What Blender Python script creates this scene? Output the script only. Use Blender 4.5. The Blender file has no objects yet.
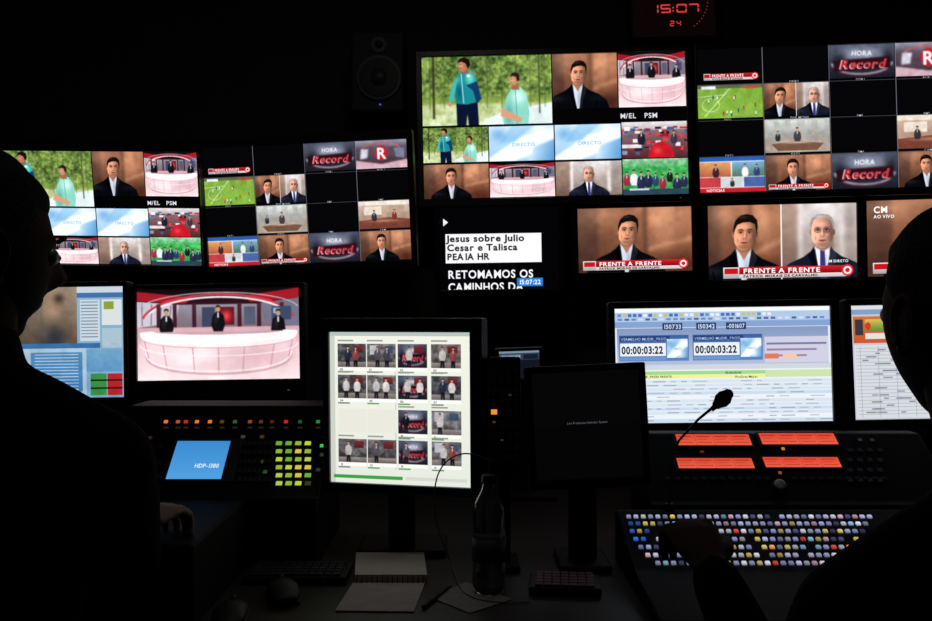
import bpy, bmesh, math, random
import numpy as np
from contextlib import contextmanager
from mathutils import Vector, Matrix

random.seed(7)
RNG = np.random.default_rng(5)
scene = bpy.context.scene
scene.view_settings.view_transform = 'Standard'
F = 906.1; CX = 466.0; CY = 310.5; CZ = 1.30
DESK = 0.75
WALL_Y = 3.40

def W(px, py, d):
    return Vector(((px-CX)/F*d, d, CZ-(py-CY)/F*d))

# ------------------------------------------------------------------ materials
def s2l(v):
    v = v/255.0
    return v/12.92 if v <= 0.04045 else ((v+0.055)/1.055)**2.4
def lin(c):
    return (s2l(c[0]), s2l(c[1]), s2l(c[2]))

def mat(name, col, rough=0.6, metal=0.0, noise=0.25, scale=30, bump=0.05, spec=0.5, trans=0.0):
    m = bpy.data.materials.new(name); m.use_nodes = True
    nt = m.node_tree; b = nt.nodes['Principled BSDF']
    tc = nt.nodes.new('ShaderNodeTexCoord')
    nz = nt.nodes.new('ShaderNodeTexNoise'); nz.inputs['Scale'].default_value = scale
    nz.inputs['Detail'].default_value = 4
    nt.links.new(tc.outputs['Object'], nz.inputs['Vector'])
    mr = nt.nodes.new('ShaderNodeMapRange')
    mr.inputs['To Min'].default_value = 1-noise; mr.inputs['To Max'].default_value = 1+noise
    nt.links.new(nz.outputs['Fac'], mr.inputs['Value'])
    mx = nt.nodes.new('ShaderNodeVectorMath'); mx.operation = 'SCALE'
    mx.inputs[0].default_value = col
    nt.links.new(mr.outputs['Result'], mx.inputs['Scale'])
    nt.links.new(mx.outputs[0], b.inputs['Base Color'])
    b.inputs['Roughness'].default_value = rough
    b.inputs['Metallic'].default_value = metal
    b.inputs['Specular IOR Level'].default_value = spec
    if trans: b.inputs['Transmission Weight'].default_value = trans
    if bump:
        bp = nt.nodes.new('ShaderNodeBump'); bp.inputs['Strength'].default_value = bump
        bp.inputs['Distance'].default_value = 0.01
        nt.links.new(nz.outputs['Fac'], bp.inputs['Height'])
        nt.links.new(bp.outputs['Normal'], b.inputs['Normal'])
    return m

def emat(name, strength=1.0):
    m = bpy.data.materials.new(name); m.use_nodes = True
    nt = m.node_tree; nt.nodes.clear()
    o = nt.nodes.new('ShaderNodeOutputMaterial'); e = nt.nodes.new('ShaderNodeEmission')
    a = nt.nodes.new('ShaderNodeAttribute'); a.attribute_name = 'Col'
    nt.links.new(a.outputs['Color'], e.inputs['Color'])
    e.inputs['Strength'].default_value = strength
    nt.links.new(e.outputs[0], o.inputs['Surface'])
    return m

M_wall = mat('wall_paint', (0.075, 0.070, 0.068), 0.9, noise=.15, scale=5)
M_floor = mat('floor_carpet', (0.03, 0.03, 0.033), 0.95, noise=.3, scale=120, bump=.3)
M_ceil = mat('ceiling_tile', (0.05, 0.05, 0.05), 0.95)
M_plastic = mat('black_plastic', (0.008, 0.008, 0.009), 0.55, scale=200, bump=.02, spec=.3)
M_gloss = mat('gloss_bezel', (0.012, 0.012, 0.014), 0.35, scale=50, bump=0, spec=.35)
M_metal = mat('dark_metal', (0.014, 0.014, 0.015), 0.6, metal=.2, scale=80, bump=.02, spec=.3)
M_desk = mat('desk_laminate', (0.020, 0.017, 0.016), 0.5, scale=14, bump=.03, spec=.35)
M_panel = mat('panel_coating', (0.005, 0.005, 0.0055), 0.7, scale=150, bump=.03, spec=.12)
M_key = mat('key_grey', (0.022, 0.022, 0.025), 0.55, scale=100, bump=0, spec=.3)
M_paper = mat('paper', (0.50, 0.47, 0.43), 0.9, noise=.06, scale=20, bump=.02)
M_foam = mat('mic_foam', (0.003, 0.003, 0.003), 1.0, scale=600, bump=.6, spec=.05)
M_cloth = mat('black_cloth', (0.004, 0.004, 0.0045), 1.0, noise=.3, scale=90, bump=.3, spec=.05)
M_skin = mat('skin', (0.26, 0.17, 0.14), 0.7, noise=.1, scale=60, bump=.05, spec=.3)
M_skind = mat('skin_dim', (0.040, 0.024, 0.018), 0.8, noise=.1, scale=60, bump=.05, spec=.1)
M_hair = mat('hair', (0.005, 0.004, 0.0035), 0.8, noise=.4, scale=150, bump=.5, spec=.1)
M_eye = mat('eye_white', (0.3, 0.3, 0.3), 0.3, bump=0)
M_lip = mat('lips', (0.10, 0.04, 0.03), 0.6, bump=0)
M_shoe = mat('shoe_leather', (0.008, 0.007, 0.006), 0.5)
M_cable = mat('cable_grey', (0.10, 0.10, 0.10), 0.5, bump=0)
M_glass = mat('bottle_plastic', (0.30, 0.33, 0.35), 0.1, noise=0, bump=0, trans=.9)
M_label = mat('bottle_label', (0.025, 0.03, 0.04), 0.6)
M_keylight = emat('key_backlight', 1.0)

# ------------------------------------------------------------------ glyph cache
GL = {}
def make_glyphs():
    chars = sorted(set("ABCDEFGHIJKLMNOPQRSTUVWXYZabcdefghijklmnopqrstuvwxyz0123456789:./-,_"))
    for bold in (0, 1):
        for ch in chars:
            cu = bpy.data.curves.new('g', 'FONT'); cu.body = ch; cu.size = 1
            cu.resolution_u = 3; cu.offset = 0.028 if bold else 0.006
            ob = bpy.data.objects.new('g', cu); scene.collection.objects.link(ob)
            dg = bpy.context.evaluated_depsgraph_get()
            oe = ob.evaluated_get(dg); me = oe.to_mesh()
            vs = [(v.co.x, v.co.y) for v in me.vertices]
            ps = [[vs[i] for i in p.vertices] for p in me.polygons]
            adv = (max([v[0] for v in vs]) if vs else .3)+.07
            GL[(ch, bold)] = (ps, adv)
            oe.to_mesh_clear()
            bpy.data.objects.remove(ob); bpy.data.curves.remove(cu)
make_glyphs()

# ------------------------------------------------------------------ procedural raster pictures for the screens
def resize(a, H, Wd):
    y = np.linspace(0, a.shape[0]-1.001, H); x = np.linspace(0, a.shape[1]-1.001, Wd)
    yi = y.astype(int); xi = x.astype(int); fy = (y-yi)[:, None]; fx = (x-xi)[None, :]
    fy = fy*fy*(3-2*fy); fx = fx*fx*(3-2*fx)
    A = a[yi][:, xi]; Bq = a[yi][:, xi+1]; C = a[yi+1][:, xi]; D = a[yi+1][:, xi+1]
    return (A*(1-fx)+Bq*fx)*(1-fy)+(C*(1-fx)+D*fx)*fy
def fbm(H, Wd, cell, oct=3):
    out = 0; tot = 0
    for o in range(oct):
        c = max(1.5, cell/2**o)
        out = out+resize(RNG.random((int(H/c)+3, int(Wd/c)+3)), H, Wd)/1.6**o; tot += 1/1.6**o
    return out/tot
def blur(a, s):
    if s < .3: return a
    R = int(3*s+.5); k = np.exp(-np.arange(-R, R+1)**2/(2*s*s)); k /= k.sum()
    for ax in (0, 1):
        pad = [(0, 0)]*3; pad[ax] = (R, R); p = np.pad(a, pad, mode='edge'); n = a.shape[ax]; out = np.zeros_like(a)
        for i, kk in enumerate(k):
            out += kk*(p[i:i+n] if ax == 0 else p[:, i:i+n])
        a = out
    return a

class Canvas:
    def __init__(s, w, h, bg=(0, 0, 0), bg2=None, ss=4):
        s.w, s.h, s.ss = w, h, ss
        s.A = np.zeros((max(2, int(round(h*ss))), max(2, int(round(w*ss))), 3), np.float32)
        s.clip = (0, 0, w, h); s.T = (0, 0, 1.0); s.asp = w
        s.rect(0, 0, w, h, bg, bg2)
    def reg(s, x0, y0, x1, y1):
        c = s.clip; x0 = max(x0, c[0]); y0 = max(y0, c[1]); x1 = min(x1, c[2]); y1 = min(y1, c[3])
        q = s.ss; H, Wd = s.A.shape[:2]
        return max(0, int(math.ceil(x0*q-.5))), max(0, int(math.ceil(y0*q-.5))), min(Wd, int(math.ceil(x1*q-.5))), min(H, int(math.ceil(y1*q-.5)))
    def poly(s, pts, col, cols=None, a=1.0):
        X, Y, S = s.T
        P = np.array([(X+p[0]*S, Y+p[1]*S) for p in pts])
        i0, j0, i1, j1 = s.reg(P[:, 0].min(), P[:, 1].min(), P[:, 0].max(), P[:, 1].max())
        if i1 <= i0 or j1 <= j0: return
        xs = (np.arange(i0, i1)+.5)/s.ss; ys = (np.arange(j0, j1)+.5)/s.ss
        gx, gy = xs[None, :], ys[:, None]
        m = np.zeros((j1-j0, i1-i0), bool); n = len(P)
        for i in range(n):
            (xa, ya), (xb, yb) = P[i], P[(i+1) % n]
            if ya == yb: continue
            cy_ = (ya > gy) != (yb > gy)
            xx = (xb-xa)*(gy-ya)/(yb-ya)+xa
            m ^= cy_ & (gx < xx)
        R = s.A[j0:j1, i0:i1]
        if cols is None:
            c = np.array(col, np.float32)/255
            R[m] = c if a == 1 else R[m]*(1-a)+c*a
        else:
            Cc = np.array(cols, float)/255
            B = np.c_[P, np.ones(n)]
            k = np.linalg.lstsq(B, Cc, rcond=None)[0]
            G = gx[..., None]*k[0]+gy[..., None]*k[1]+k[2]
            G = np.clip(G, Cc.min(0), Cc.max(0)).astype(np.float32)
            R[m] = R[m]*(1-a)+G[m]*a
    def rect(s, x, y, w, h, col, col2=None, right=None, a=1.0):
        cols = None
        if right: cols = [col, right, right, col]
        elif col2: cols = [col, col, col2, col2]
        if cols is None:
            X, Y, S = s.T
            i0, j0, i1, j1 = s.reg(X+x*S, Y+y*S, X+(x+w)*S, Y+(y+h)*S)
            if i1 > i0 and j1 > j0:
                R = s.A[j0:j1, i0:i1]; R[:] = R*(1-a)+np.array(col, np.float32)/255*a
            return
        s.poly([(x, y), (x+w, y), (x+w, y+h), (x, y+h)], col, cols, a)
    def ell(s, cx, cy, rx, ry, col, edge=None, n=20, a=1.0):
        s.poly([(cx+rx*math.cos(2*math.pi*i/n), cy+ry*math.sin(2*math.pi*i/n)) for i in range(n)], edge or col, a=a)
        if edge: s.soft(cx, cy, rx*.75, ry*.75, col, 1.0)
    def soft(s, cx, cy, rx, ry, col, a=.6):
        X, Y, S = s.T; cx, cy, rx, ry = X+cx*S, Y+cy*S, rx*S, ry*S
        i0, j0, i1, j1 = s.reg(cx-2.3*rx, cy-2.3*ry, cx+2.3*rx, cy+2.3*ry)
        if i1 <= i0 or j1 <= j0: return
        xs = ((np.arange(i0, i1)+.5)/s.ss-cx)/rx; ys = ((np.arange(j0, j1)+.5)/s.ss-cy)/ry
        w = (a*np.exp(-(xs[None]**2+ys[:, None]**2)*1.1))[..., None].astype(np.float32)
        R = s.A[j0:j1, i0:i1]; R[:] = R*(1-w)+np.array(col, np.float32)/255*w
    def noise(s, x, y, w, h, amp, cell, ca=None, cb=None, oct=3):
        X, Y, S = s.T
        i0, j0, i1, j1 = s.reg(X+x*S, Y+y*S, X+(x+w)*S, Y+(y+h)*S)
        if i1-i0 < 3 or j1-j0 < 3: return
        n = fbm(j1-j0, i1-i0, max(2, cell*S*s.ss), oct)[..., None]
        n = np.clip((n-.5)*2.2+.5, 0, 1)
        R = s.A[j0:j1, i0:i1]
        if ca is not None:
            g = np.array(ca)/255*(1-n)+np.array(cb)/255*n; R[:] = R*(1-amp)+g*amp
        else: R[:] = R*(1+amp*(n-.5)*2)
    def finish(s, bl=.014, grain=.05, low=.10):
        """photographic softness inside the current tile"""
        i0, j0, i1, j1 = s.reg(*s.clip)
        if i1-i0 < 6 or j1-j0 < 6: return
        H = s.T[2]*s.ss
        R = blur(s.A[j0:j1, i0:i1].copy(), bl*H)
        R *= 1+(fbm(j1-j0, i1-i0, H*.22, 3)[..., None]-.5)*2*low
        R *= 1+(fbm(j1-j0, i1-i0, 3.0, 2)[..., None]-.5)*2*grain
        s.A[j0:j1, i0:i1] = R
    def contrast(s, k=1.1, sat=1.0, piv=.45):
        i0, j0, i1, j1 = s.reg(*s.clip)
        if i1-i0 < 2 or j1-j0 < 2: return
        R = s.A[j0:j1, i0:i1]; g = R.mean(-1, keepdims=True); R = g+(R-g)*sat
        s.A[j0:j1, i0:i1] = np.clip((R-piv)*k+piv, 0, 1)
    def stroke(s, pts, wd, col, a=1.0):
        n = len(pts)
        for i in range(n-1):
            p, q = pts[i], pts[i+1]; dx, dy = q[0]-p[0], q[1]-p[1]; l = math.hypot(dx, dy) or 1
            ox, oy = -dy/l*wd/2, dx/l*wd/2
            s.poly([(p[0]+ox, p[1]+oy), (q[0]+ox, q[1]+oy), (q[0]-ox, q[1]-oy), (p[0]-ox, p[1]-oy)], col, a=a)
    def arc(s, cx, cy, rx, ry, a0, a1, wd, col, n=16, a=1.0):
        s.stroke([(cx+rx*math.cos(math.radians(a0+(a1-a0)*i/n)), cy+ry*math.sin(math.radians(a0+(a1-a0)*i/n))) for i in range(n+1)], wd, col, a)
    def tw(s, t, size, bold=0):
        return sum(.32 if ch == ' ' else GL[(ch, bold)][1] for ch in t)*size
    def text(s, t, x, y, size, col, bold=0, fit=None, slant=0):
        sx = 1.0
        if fit: sx = fit/s.tw(t, size, bold)
        for ch in t:
            if ch == ' ': x += .32*size*sx; continue
            ps, adv = GL[(ch, bold)]
            for p in ps: s.poly([(x+(q[0]+q[1]*slant)*size*sx, y-q[1]*size) for q in p], col)
            x += adv*size*sx
    @contextmanager
    def sub(s, x, y, w, h):
        sv = (s.clip, s.T, s.asp)
        X, Y, S = s.T
        ax, ay, aw, ah = X+x*S, Y+y*S, w*S, h*S
        c = s.clip
        s.clip = (max(c[0], ax), max(c[1], ay), min(c[2], ax+aw), min(c[3], ay+ah))
        s.T = (ax, ay, ah); s.asp = aw/ah
        yield s
        s.clip, s.T, s.asp = sv
    def build(s, name, M, Wm, Hm, strength=1.0, bl=.9):
        A = np.clip(blur(s.A, bl) if bl else s.A, 0, 1)
        H, Wd = A.shape[:2]
        img = bpy.data.images.new(name+'_picture', Wd, H)
        px = np.ones((H, Wd, 4), np.float32); px[..., :3] = A[::-1]
        img.pixels.foreach_set(px.ravel()); img.update(); img.pack()
        m = bpy.data.materials.new(name+'_emission'); m.use_nodes = True
        nt = m.node_tree; nt.nodes.clear()
        o = nt.nodes.new('ShaderNodeOutputMaterial'); e = nt.nodes.new('ShaderNodeEmission'); t = nt.nodes.new('ShaderNodeTexImage')
        t.image = img; t.extension = 'EXTEND'
        nt.links.new(t.outputs['Color'], e.inputs['Color']); e.inputs['Strength'].default_value = strength
        nt.links.new(e.outputs[0], o.inputs['Surface'])
        vs = [M @ Vector((a*Wm/2, 0, b*Hm/2)) for a, b in ((-1, -1), (1, -1), (1, 1), (-1, 1))]
        me = bpy.data.meshes.new(name); me.from_pydata(vs, [], [(0, 1, 2, 3)])
        uv = me.uv_layers.new(name='UVMap')
        for i, q in enumerate(((0, 0), (1, 0), (1, 1), (0, 1))): uv.data[i].uv = q
        me.materials.append(m)
        ob = bpy.data.objects.new(name, me); scene.collection.objects.link(ob)
        return ob

# ------------------------------------------------------------------ picture elements
def man(c, cx, cy, s, hair=(26, 19, 16), suit=(14, 15, 20), tie=None, skin=(210, 146, 116), grey=False, lean=0.0):
    q = lambda pts: [(cx+(p[0]+lean*max(0, .3-p[1]))*s, cy+p[1]*s) for p in pts]
    X = lambda u, v: cx+(u+lean*max(0, .3-v))*s
    dk = tuple(int(v*.50) for v in skin); md = tuple(int(v*.80) for v in skin); hi = tuple(min(255, int(v*1.16)) for v in skin)
    c.poly(q([(-.70, 1.3), (-.66, .78), (-.58, .54), (-.43, .42), (-.25, .34), (-.12, .24), (.12, .24), (.25, .34), (.43, .42), (.58, .54), (.66, .78), (.70, 1.3)]), suit)
    c.soft(cx-.42*s, cy+.5*s, .16*s, .06*s, tuple(v+30 for v in suit), .6); c.soft(cx+.40*s, cy+.5*s, .16*s, .05*s, tuple(v+16 for v in suit), .6)
    c.stroke(q([(-.40, .50), (-.36, .7), (-.38, 1.1)]), .012*s, (4, 4, 6)); c.stroke(q([(.40, .50), (.37, .7), (.39, 1.1)]), .012*s, (4, 4, 6))
    c.poly(q([(-.10, .20), (.10, .20), (.085, .42), (.01, .80), (-.06, .45)]), (206, 212, 226) if not tie else (236, 238, 244))
    c.soft(cx+.04*s, cy+.5*s, .04*s, .2*s, (140, 148, 166), .6)
    if tie: c.poly(q([(-.03, .25), (.03, .25), (.045, .6), (.01, .9), (-.035, .6)]), tie)
    c.poly(q([(-.085, .05), (.085, .05), (.085, .22), (.01, .27 if tie else .36), (-.075, .22)]), md)
    c.soft(cx+.02*s, cy+.20*s, .11*s, .04*s, dk, .9)
    c.poly(q([(-.11, .2), (-.19, .32), (-.12, .5), (.0, .84), (-.05, .5), (-.10, .33)]), tuple(int(v*.6) for v in suit))
    c.poly(q([(.11, .2), (.19, .32), (.12, .5), (.02, .84), (.06, .5), (.09, .33)]), tuple(int(v+18) for v in suit))
    c.ell(X(-.148, .01), cy+.01*s, .022*s, .045*s, md, n=10); c.ell(X(.148, .01), cy+.01*s, .022*s, .045*s, dk, n=10)
    face = [(-.142, -.09), (-.12, -.17), (-.06, -.21), (.06, -.21), (.12, -.17), (.142, -.09), (.142, .03), (.128, .12), (.085, .195), (.03, .225), (-.03, .225), (-.085, .195), (-.128, .12), (-.142, .03)]
    c.poly(q(face), md, [hi if p[0] < 0 else tuple(int(v*.66) for v in skin) for p in face])
    c.soft(X(-.03, -.10), cy-.095*s, .075*s, .035*s, hi, .9)
    c.soft(X(-.075, .05), cy+.05*s, .04*s, .035*s, hi, .8); c.soft(X(.06, .05), cy+.05*s, .03*s, .03*s, skin, .6)
    c.soft(X(.125, .05), cy+.06*s, .03*s, .14*s, dk, .9)
    c.soft(X(0, .185), cy+.18*s, .11*s, .035*s, tuple(int(v*.62) for v in skin), .7)
    for sx in (-1, 1):
        c.soft(X(sx*.058, -.025), cy-.025*s, .038*s, .022*s, dk, .85)
        c.poly(q([(sx*.022, -.050), (sx*.055, -.064), (sx*.098, -.052), (sx*.098, -.044), (sx*.055, -.050), (sx*.024, -.040)]), (44, 28, 22) if not grey else (116, 98, 90))
        c.ell(X(sx*.058, -.01), cy-.012*s, .022*s, .010*s, (196, 176, 166), n=10); c.ell(X(sx*.056, -.01), cy-.012*s, .011*s, .010*s, (24, 14, 12), n=10)
        c.stroke(q([(sx*.034, -.018), (sx*.058, -.026), (sx*.084, -.014)]), .007*s, (50, 26, 20))
    c.poly(q([(-.012, -.03), (.008, -.03), (.014, .05), (-.014, .05)]), hi, a=.7)
    c.poly(q([(.008, -.02), (.022, .0), (.036, .062), (.018, .05)]), dk, a=.6)
    c.ell(X(-.016, .07), cy+.068*s, .010*s, .006*s, dk, n=8); c.ell(X(.016, .07), cy+.068*s, .010*s, .006*s, dk, n=8)
    c.poly(q([(-.05, .120), (-.015, .110), (.0, .114), (.015, .110), (.05, .120), (.0, .142)]), (150, 74, 66))
    c.stroke(q([(-.052, .120), (0, .122), (.052, .120)]), .007*s, (84, 34, 30))
    c.soft(X(-.09, .09), cy+.09*s, .012*s, .03*s, dk, .4); c.soft(X(.08, .09), cy+.09*s, .012*s, .03*s, dk, .5)
    if grey: h = [(-.152, .0), (-.158, -.10), (-.135, -.18), (-.07, -.225), (0, -.232), (.08, -.225), (.135, -.18), (.158, -.10), (.152, .0), (.135, -.07), (.118, -.14), (.06, -.185), (-.05, -.188), (-.11, -.15), (-.135, -.07)]
    else: h = [(-.152, .02), (-.16, -.09), (-.142, -.18), (-.08, -.245), (0, -.262), (.08, -.245), (.142, -.18), (.16, -.09), (.152, .02), (.135, -.06), (.118, -.125), (.05, -.155), (-.04, -.15), (-.11, -.12), (-.135, -.06)]
    c.poly(q(h), hair)
    if not grey: c.soft(X(-.05, -.21), cy-.22*s, .07*s, .018*s, (74, 60, 54), .6)
    else:
        c.soft(X(-.04, -.2), cy-.2*s, .09*s, .02*s, (205, 200, 196), .7)
        for sx in (-1, 1): c.arc(X(sx*.058, -.015), cy-.013*s, .042*s, .028*s, 0, 360, .008*s, (70, 58, 56), n=14)

def lower_third(c, x, y, w, h):
    c.rect(x, y, w*.12, h, (225, 225, 228), (160, 160, 165))
    c.rect(x+w*.01, y+h*.1, w*.10, h*.5, (190, 20, 25))
    c.rect(x+w*.12, y, w*.80, h*.64, (206, 34, 40), (120, 10, 18))
    c.rect(x+w*.12, y+h*.64, w*.80, h*.36, (224, 216, 216), (196, 186, 186))
    c.text('FRENTE A FRENTE', x+w*.15, y+h*.56, h*.60, (255, 250, 250), 1, fit=w*.58)
    c.text('PATRICK MORAIS DE CARVALHO', x+w*.15, y+h*.94, h*.32, (60, 26, 28), 1, fit=w*.56)
    c.ell(x+w*.93, y+h*.45, h*.52, h*.52, (225, 40, 50)); c.ell(x+w*.93, y+h*.45, h*.36, h*.36, (245, 240, 240)); c.ell(x+w*.93, y+h*.45, h*.2, h*.2, (200, 30, 40))

def d_man(c, cap=False, cx=.42, cy=.36, s=1.0, lean=.0):
    a = c.asp
    c.rect(0, 0, a, 1, (158, 108, 82), (92, 56, 42))
    c.rect(0, 0, a*.18, .8, (108, 78, 64), (84, 56, 46))
    c.rect(a*.60, 0, a*.4, 1, (178, 122, 92), (108, 66, 48))
    c.rect(a*.58, 0, a*.03, 1, (70, 46, 38)); c.rect(a*.86, 0, a*.02, 1, (130, 86, 66))
    c.soft(a*.75, .2, a*.14, .3, (216, 158, 122), .7); c.soft(a*.2, .1, a*.16, .16, (190, 140, 110), .6)
    c.poly([(a*.62, .62), (a, .46), (a, .52), (a*.62, .68)], (206, 154, 118), a=.7)
    c.soft(a*.9, .9, a*.2, .2, (70, 36, 28), .8); c.soft(a*.0, .9, a*.2, .2, (60, 40, 34), .7)
    c.finish(.03, .0, .15)
    man(c, a*cx, cy, s, lean=lean)
    c.finish(.005, .05, .05); c.contrast(1.08, 1.0)
    if cap: lower_third(c, a*.04, .82, a*.95, .145)

def d_grey(c, cap=False, cx=.5):
    a = c.asp
    c.rect(0, 0, a, 1, (200, 192, 190), (140, 122, 114))
    c.rect(0, 0, a*.22, 1, (170, 144, 130), (110, 86, 76))
    c.rect(a*.22, 0, a*.04, 1, (236, 234, 234)); c.rect(a*.78, .0, a*.05, .9, (228, 224, 222))
    c.soft(a*.6, .1, a*.2, .2, (232, 228, 230), .7); c.soft(a*.92, .3, a*.1, .3, (140, 124, 120), .7)
    c.finish(.03, 0, .12)
    man(c, a*cx, .37, 1.0, hair=(150, 145, 142), suit=(26, 30, 44), tie=(60, 56, 116), skin=(216, 160, 138), grey=True)
    c.finish(.005, .05, .05); c.contrast(1.08, 1.0)

def d_two(c, cap=False):
    a = c.asp
    c.rect(0, 0, a, 1, (228, 224, 222))
    with c.sub(0, 0, a*.49, 1): d_man(c, cx=.48, s=1.0, cy=.38, lean=.1)
    with c.sub(a*.5, 0, a*.5, 1): d_grey(c, cx=.54)
    if cap:
        lower_third(c, a*.10, .83, a*.90, .15)
        c.text('EM DIRETO', a*.80, .79, .05, (250, 250, 250), 1)

def blobman(c, x, y, h, body, head=(196, 146, 120), legs=None, hair=(30, 22, 18)):
    if legs: c.poly([(x-.08*h, y+.55*h), (x+.08*h, y+.55*h), (x+.09*h, y+1.0*h), (x+.02*h, y+1.0*h), (x, y+.7*h), (x-.03*h, y+1.0*h), (x-.09*h, y+1.0*h)], legs)
    c.poly([(x-.13*h, y+.24*h), (x-.05*h, y+.16*h), (x+.05*h, y+.16*h), (x+.13*h, y+.24*h), (x+.16*h, y+.45*h), (x+.10*h, y+.62*h), (x-.10*h, y+.62*h), (x-.16*h, y+.45*h)], body)
    c.soft(x-.05*h, y+.32*h, .05*h, .12*h, tuple(min(255, v+35) for v in body), .5)
    c.rect(x-.018*h, y+.17*h, .036*h, .12*h, (220, 220, 226))
    c.ell(x, y+.085*h, .05*h, .072*h, head, n=12)
    c.poly([(x-.055*h, y+.08*h), (x-.05*h, y+.02*h), (x, y-.005*h), (x+.05*h, y+.02*h), (x+.055*h, y+.08*h), (x+.03*h, y+.045*h), (x-.03*h, y+.045*h)], hair)

def d_train(c):
    a = c.asp
    c.rect(0, 0, a, 1, (120, 150, 76), (140, 160, 90))
    c.noise(0, 0, a, .70, 1.0, .16, (40, 66, 26), (150, 180, 84), 4)
    c.noise(0, 0, a, .70, .45, .035, (40, 60, 30), (206, 216, 150), 3)
    c.rect(0, .58, a, .12, (110, 136, 64), (150, 170, 96), a=.7)
    c.rect(0, .70, a, .30, (176, 186, 132), (206, 216, 186))
    c.noise(0, .68, a, .32, .5, .08, (140, 158, 90), (222, 228, 200), 3)
    c.poly([(a*.5, .92), (a*.66, .78), (a, .70), (a, 1), (a*.45, 1)], (216, 228, 226))
    for i in range(9):
        x = a*(i+.5)/9; c.rect(x, 0, .013, .76, (78, 84, 56), a=.7)
    for i in range(4): c.rect(0, .08+.17*i, a, .008, (130, 136, 100), a=.5)
    c.rect(a*.08, 0, .03, .9, (60, 58, 42)); c.rect(a*.9, 0, .02, .85, (76, 74, 56))
    c.finish(.006, .05, .1)
    x = a*.33
    c.poly([(x-.12, 1.1), (x-.13, .62), (x+.18, .60), (x+.2, 1.1), (x+.06, 1.1), (x+.03, .84), (x, 1.1)], (20, 28, 50))
    c.poly([(x-.15, .36), (x-.08, .24), (x+.02, .2), (x+.10, .23), (x+.17, .34), (x+.21, .50), (x+.2, .66), (x+.02, .70), (x-.14, .68)], (40, 130, 138))
    c.soft(x+.08, .32, .07, .1, (130, 214, 204), .8); c.soft(x-.08, .52, .05, .14, (20, 76, 96), .7); c.soft(x-.10, .34, .04, .06, (90, 186, 180), .6)
    c.poly([(x+.02, .42), (x+.18, .36), (x+.24, .62), (x+.17, .70), (x+.12, .5)], (26, 54, 94), a=.9)
    c.rect(x+.03, .26, .05, .04, (230, 236, 240)); c.stroke([(x-.05, .25), (x-.02, .68)], .012, (200, 230, 230))
    c.poly([(x-.16, .36), (x-.1, .30), (x-.16, .60), (x-.22, .70), (x-.24, .62)], (76, 172, 166))
    c.ell(x-.22, .69, .025, .035, (190, 140, 110))
    c.poly([(x-.05, .15), (x+.05, .15), (x+.06, .24), (x-.03, .25)], (140, 96, 74))
    c.ell(x-.02, .125, .07, .095, (168, 116, 92)); c.soft(x-.05, .13, .03, .05, (214, 164, 134), .7)
    c.ell(x-.055, .11, .008, .008, (40, 24, 18), n=8); c.stroke([(x-.075, .165), (x-.04, .168)], .008, (110, 56, 48)); c.ell(x+.035, .135, .014, .022, (150, 100, 78), n=8)
    c.poly([(x-.10, .09), (x-.07, .03), (x, .01), (x+.07, .04), (x+.085, .12), (x+.05, .18), (x+.02, .1), (x-.04, .07)], (30, 22, 18))
    x = a*.72
    c.poly([(x-.13, .60), (x-.06, .48), (x+.08, .46), (x+.17, .58), (x+.2, .85), (x+.16, 1.1), (x-.16, 1.1), (x-.2, .85)], (140, 200, 186))
    c.soft(x+.04, .60, .09, .1, (216, 244, 236), .9); c.soft(x-.1, .85, .06, .16, (84, 140, 140), .7); c.stroke([(x+.0, .5), (x+.02, 1.0)], .012, (90, 160, 150))
    c.poly([(x-.2, .76), (x-.12, .80), (x+.1, .92), (x+.06, .98), (x-.22, .88)], (200, 152, 124))
    c.poly([(x-.06, .40), (x+.04, .40), (x+.06, .50), (x-.05, .5)], (150, 104, 82))
    c.ell(x-.02, .35, .06, .085, (182, 132, 106)); c.soft(x-.04, .36, .03, .05, (222, 172, 144), .7)
    c.ell(x-.05, .34, .007, .007, (40, 24, 18), n=8); c.stroke([(x-.065, .39), (x-.035, .393)], .007, (110, 56, 48))
    c.poly([(x-.08, .32), (x-.05, .26), (x+.01, .245), (x+.06, .28), (x+.065, .36), (x+.03, .38), (x+.01, .31), (x-.04, .3)], (46, 34, 26))
    c.finish(.006, .05, .03); c.contrast(1.1, 1.1)

def d_blue(c):
    a = c.asp
    c.rect(0, 0, a, 1, (214, 232, 246), (150, 196, 230))
    c.poly([(0, .9), (a*.5, .3), (a, .1), (a, .5), (a*.4, 1), (0, 1)], (238, 248, 255))
    c.poly([(a*.35, 0), (a*.7, 0), (a*.4, .45), (a*.15, .5)], (130, 186, 228), [(150, 200, 236), (190, 222, 244), (110, 172, 222), (170, 210, 240)])
    c.poly([(a*.7, .6), (a, .4), (a, 1), (a*.6, 1)], (126, 182, 226), [(190, 220, 242), (100, 164, 218), (90, 150, 205), (180, 216, 240)])
    c.soft(a*.15, .25, .25, .2, (90, 160, 215), .7); c.soft(a*.5, .8, .3, .14, (255, 255, 255), .9); c.soft(a*.8, .2, .2, .2, (255, 255, 255), .8)
    c.finish(.03, .02, .03)
    c.text('DIRECTO', a*.35, .58, .14, (120, 168, 210), 0, fit=a*.36)

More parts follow.
